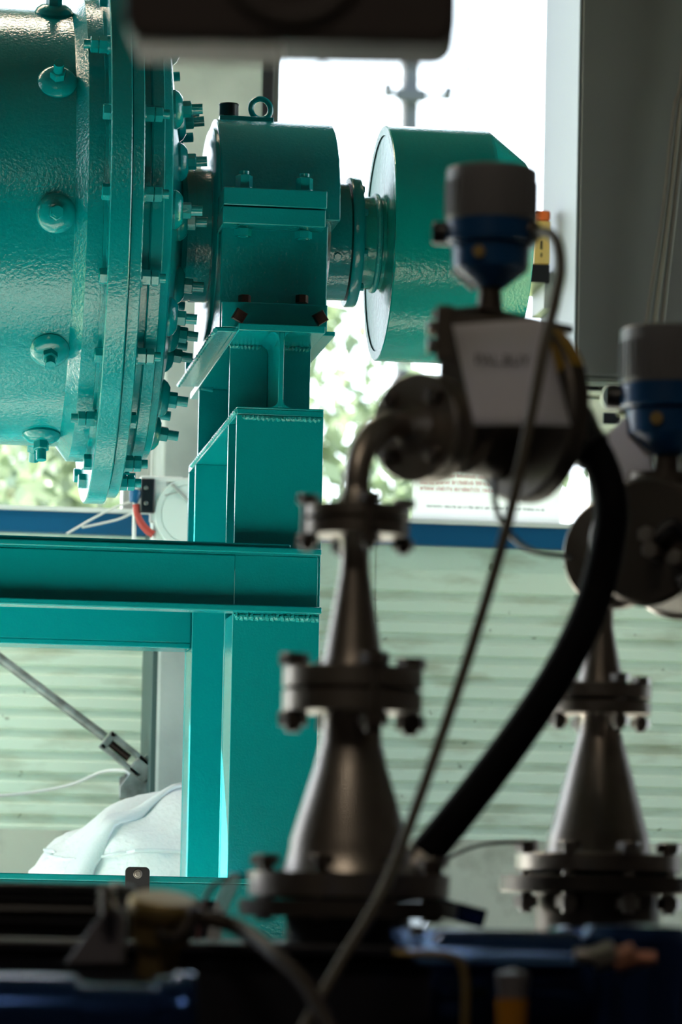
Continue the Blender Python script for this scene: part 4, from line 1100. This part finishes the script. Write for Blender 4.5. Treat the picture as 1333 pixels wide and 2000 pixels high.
# ------------------------------------------------------------------ outside
def tree(x, y, h, rad, label, n=5200, seed=1):
    rnd = random.Random(seed)
    t = Thing('leafy_tree', label, 'tree', (x, y, -0.3), 'trees outside the windows')
    tr = MB().tube([(x, y, -0.3), (x + 0.05, y, h * 0.3), (x - 0.05, y + 0.1, h * 0.75)], [0.10, 0.08, 0.03], 10)
    for k in range(7):
        a = rnd.uniform(0, 6.28); z0 = h * rnd.uniform(0.2, 0.6)
        tr.tube([(x, y, z0), (x + rad * 0.4 * math.cos(a), y + rad * 0.4 * math.sin(a), z0 + h * 0.15), (x + rad * 0.8 * math.cos(a), y + rad * 0.8 * math.sin(a), z0 + h * 0.25)], [0.04, 0.025, 0.008], 7)
    t.part('trunk', tr, m_bark)
    lf = MB()
    cl_ = [V((rnd.gauss(0, 0.55), rnd.gauss(0, 0.55), rnd.uniform(0.12, 0.97))) for _ in range(36)]
    for _ in range(n):
        c = rnd.choice(cl_)
        p = V((x + rad * c.x + rnd.gauss(0, 0.30), y + rad * c.y + rnd.gauss(0, 0.30), h * c.z + rnd.gauss(0, 0.28)))
        a = V((rnd.gauss(0, 1), rnd.gauss(0, 1), rnd.gauss(0, 1))).normalized()
        b = a.cross(V((rnd.gauss(0, 1), rnd.gauss(0, 1), rnd.gauss(0, 1)))).normalized()
        L, w = rnd.uniform(0.06, 0.12), rnd.uniform(0.035, 0.06)
        lf.add([p - a * L, p - b * w, p + a * L, p + b * w], [(0, 1, 2, 3)])
    o = t.part('foliage', lf, m_leaf); o['kind'] = 'stuff'
for i, (px, y, h, rad, lb, n) in enumerate(((20, 47, 8.0, 1.7, 'loose pale green tree outside the left window', 7000),
                                           (250, 19, 3.7, 0.9, 'sunlit green tree outside just left of the concrete pillar', 4200),
                                           (640, 26.5, 5.4, 1.25, 'sunlit leafy tree outside the right window beside the turquoise post', 6500),
                                           (780, 33, 5.6, 1.2, 'thin leafed tree outside behind the white notice', 4000))):
    q = P(px, 1200, y)
    tree(q.x, y, h, rad, lb, n, seed=i + 5)
yu = 40
up = Thing('utility_pole', 'grey utility pole with a cross arm seen through the right window', 'pole', (P(800, 300, yu).x, yu, -0.3))
ux = P(800, 200, yu).x
up.part('shaft', MB().cyl((ux, yu, -0.3), (ux, yu, P(800, -40, yu).z), 0.118, 20, 0.10), m_pole)
za_ = P(800, 190, yu).z
up.part('cross_arm', MB().box((P(752, 190, yu).x, yu - 0.14, za_ - 0.03), (P(872, 190, yu).x, yu - 0.08, za_ + 0.03)).box((ux - 0.16, yu - 0.15, za_ - 0.07), (ux + 0.16, yu - 0.07, za_ + 0.07)), m_pole, bv=0.01)
for px, tilt in ((757, -0.12), (868, 0.3)):
    c = V((P(px, 190, yu).x, yu - 0.11, za_ - 0.03))
    up.part('insulator', MB().lathe([(0, 0), (0, 0.05), (0.03, 0.07), (0.06, 0.045), (0.09, 0.065), (0.13, 0.045), (0.16, 0.02), (0.16, 0)], frame(c, (tilt, 0, 1)), 16), m_pole)
for i, py in enumerate((128, 186, 268)):
    a, b = P(380, py - 12, yu), P(1250, py + 24, yu)
    pts = [a + (b - a) * (k / 12) + V((0, 0, -0.12 * math.sin(math.pi * k / 12))) for k in range(13)]
    solo('power_line', MB().tube([p + V((0, -0.12 if i == 1 else 0.0, 0)) for p in pts], 0.006, 6), m_pole, ['topmost', 'middle', 'lowest'][i] + ' of three thin power lines crossing the utility pole', 'wire', pts[0], 'power lines outside')
mp_ = P(895, 320, yu - 2)
ms = Thing('slanted_mast', 'thin slanted mast outside right of the utility pole', 'mast', (P(860, 700, yu - 2).x, yu - 2, -0.3))
ms.part('mast_pole', MB().tube([(P(860, 700, yu - 2).x, yu - 2, -0.3), P(897, 300, yu - 2), P(919, 92, yu - 2)], [0.035, 0.028, 0.014], 10), m_pole)
ms.part('mast_head', MB().tube([P(913, 140, yu - 2), P(917, 105, yu - 2)], [0.05, 0.03], 10), m_brownf)
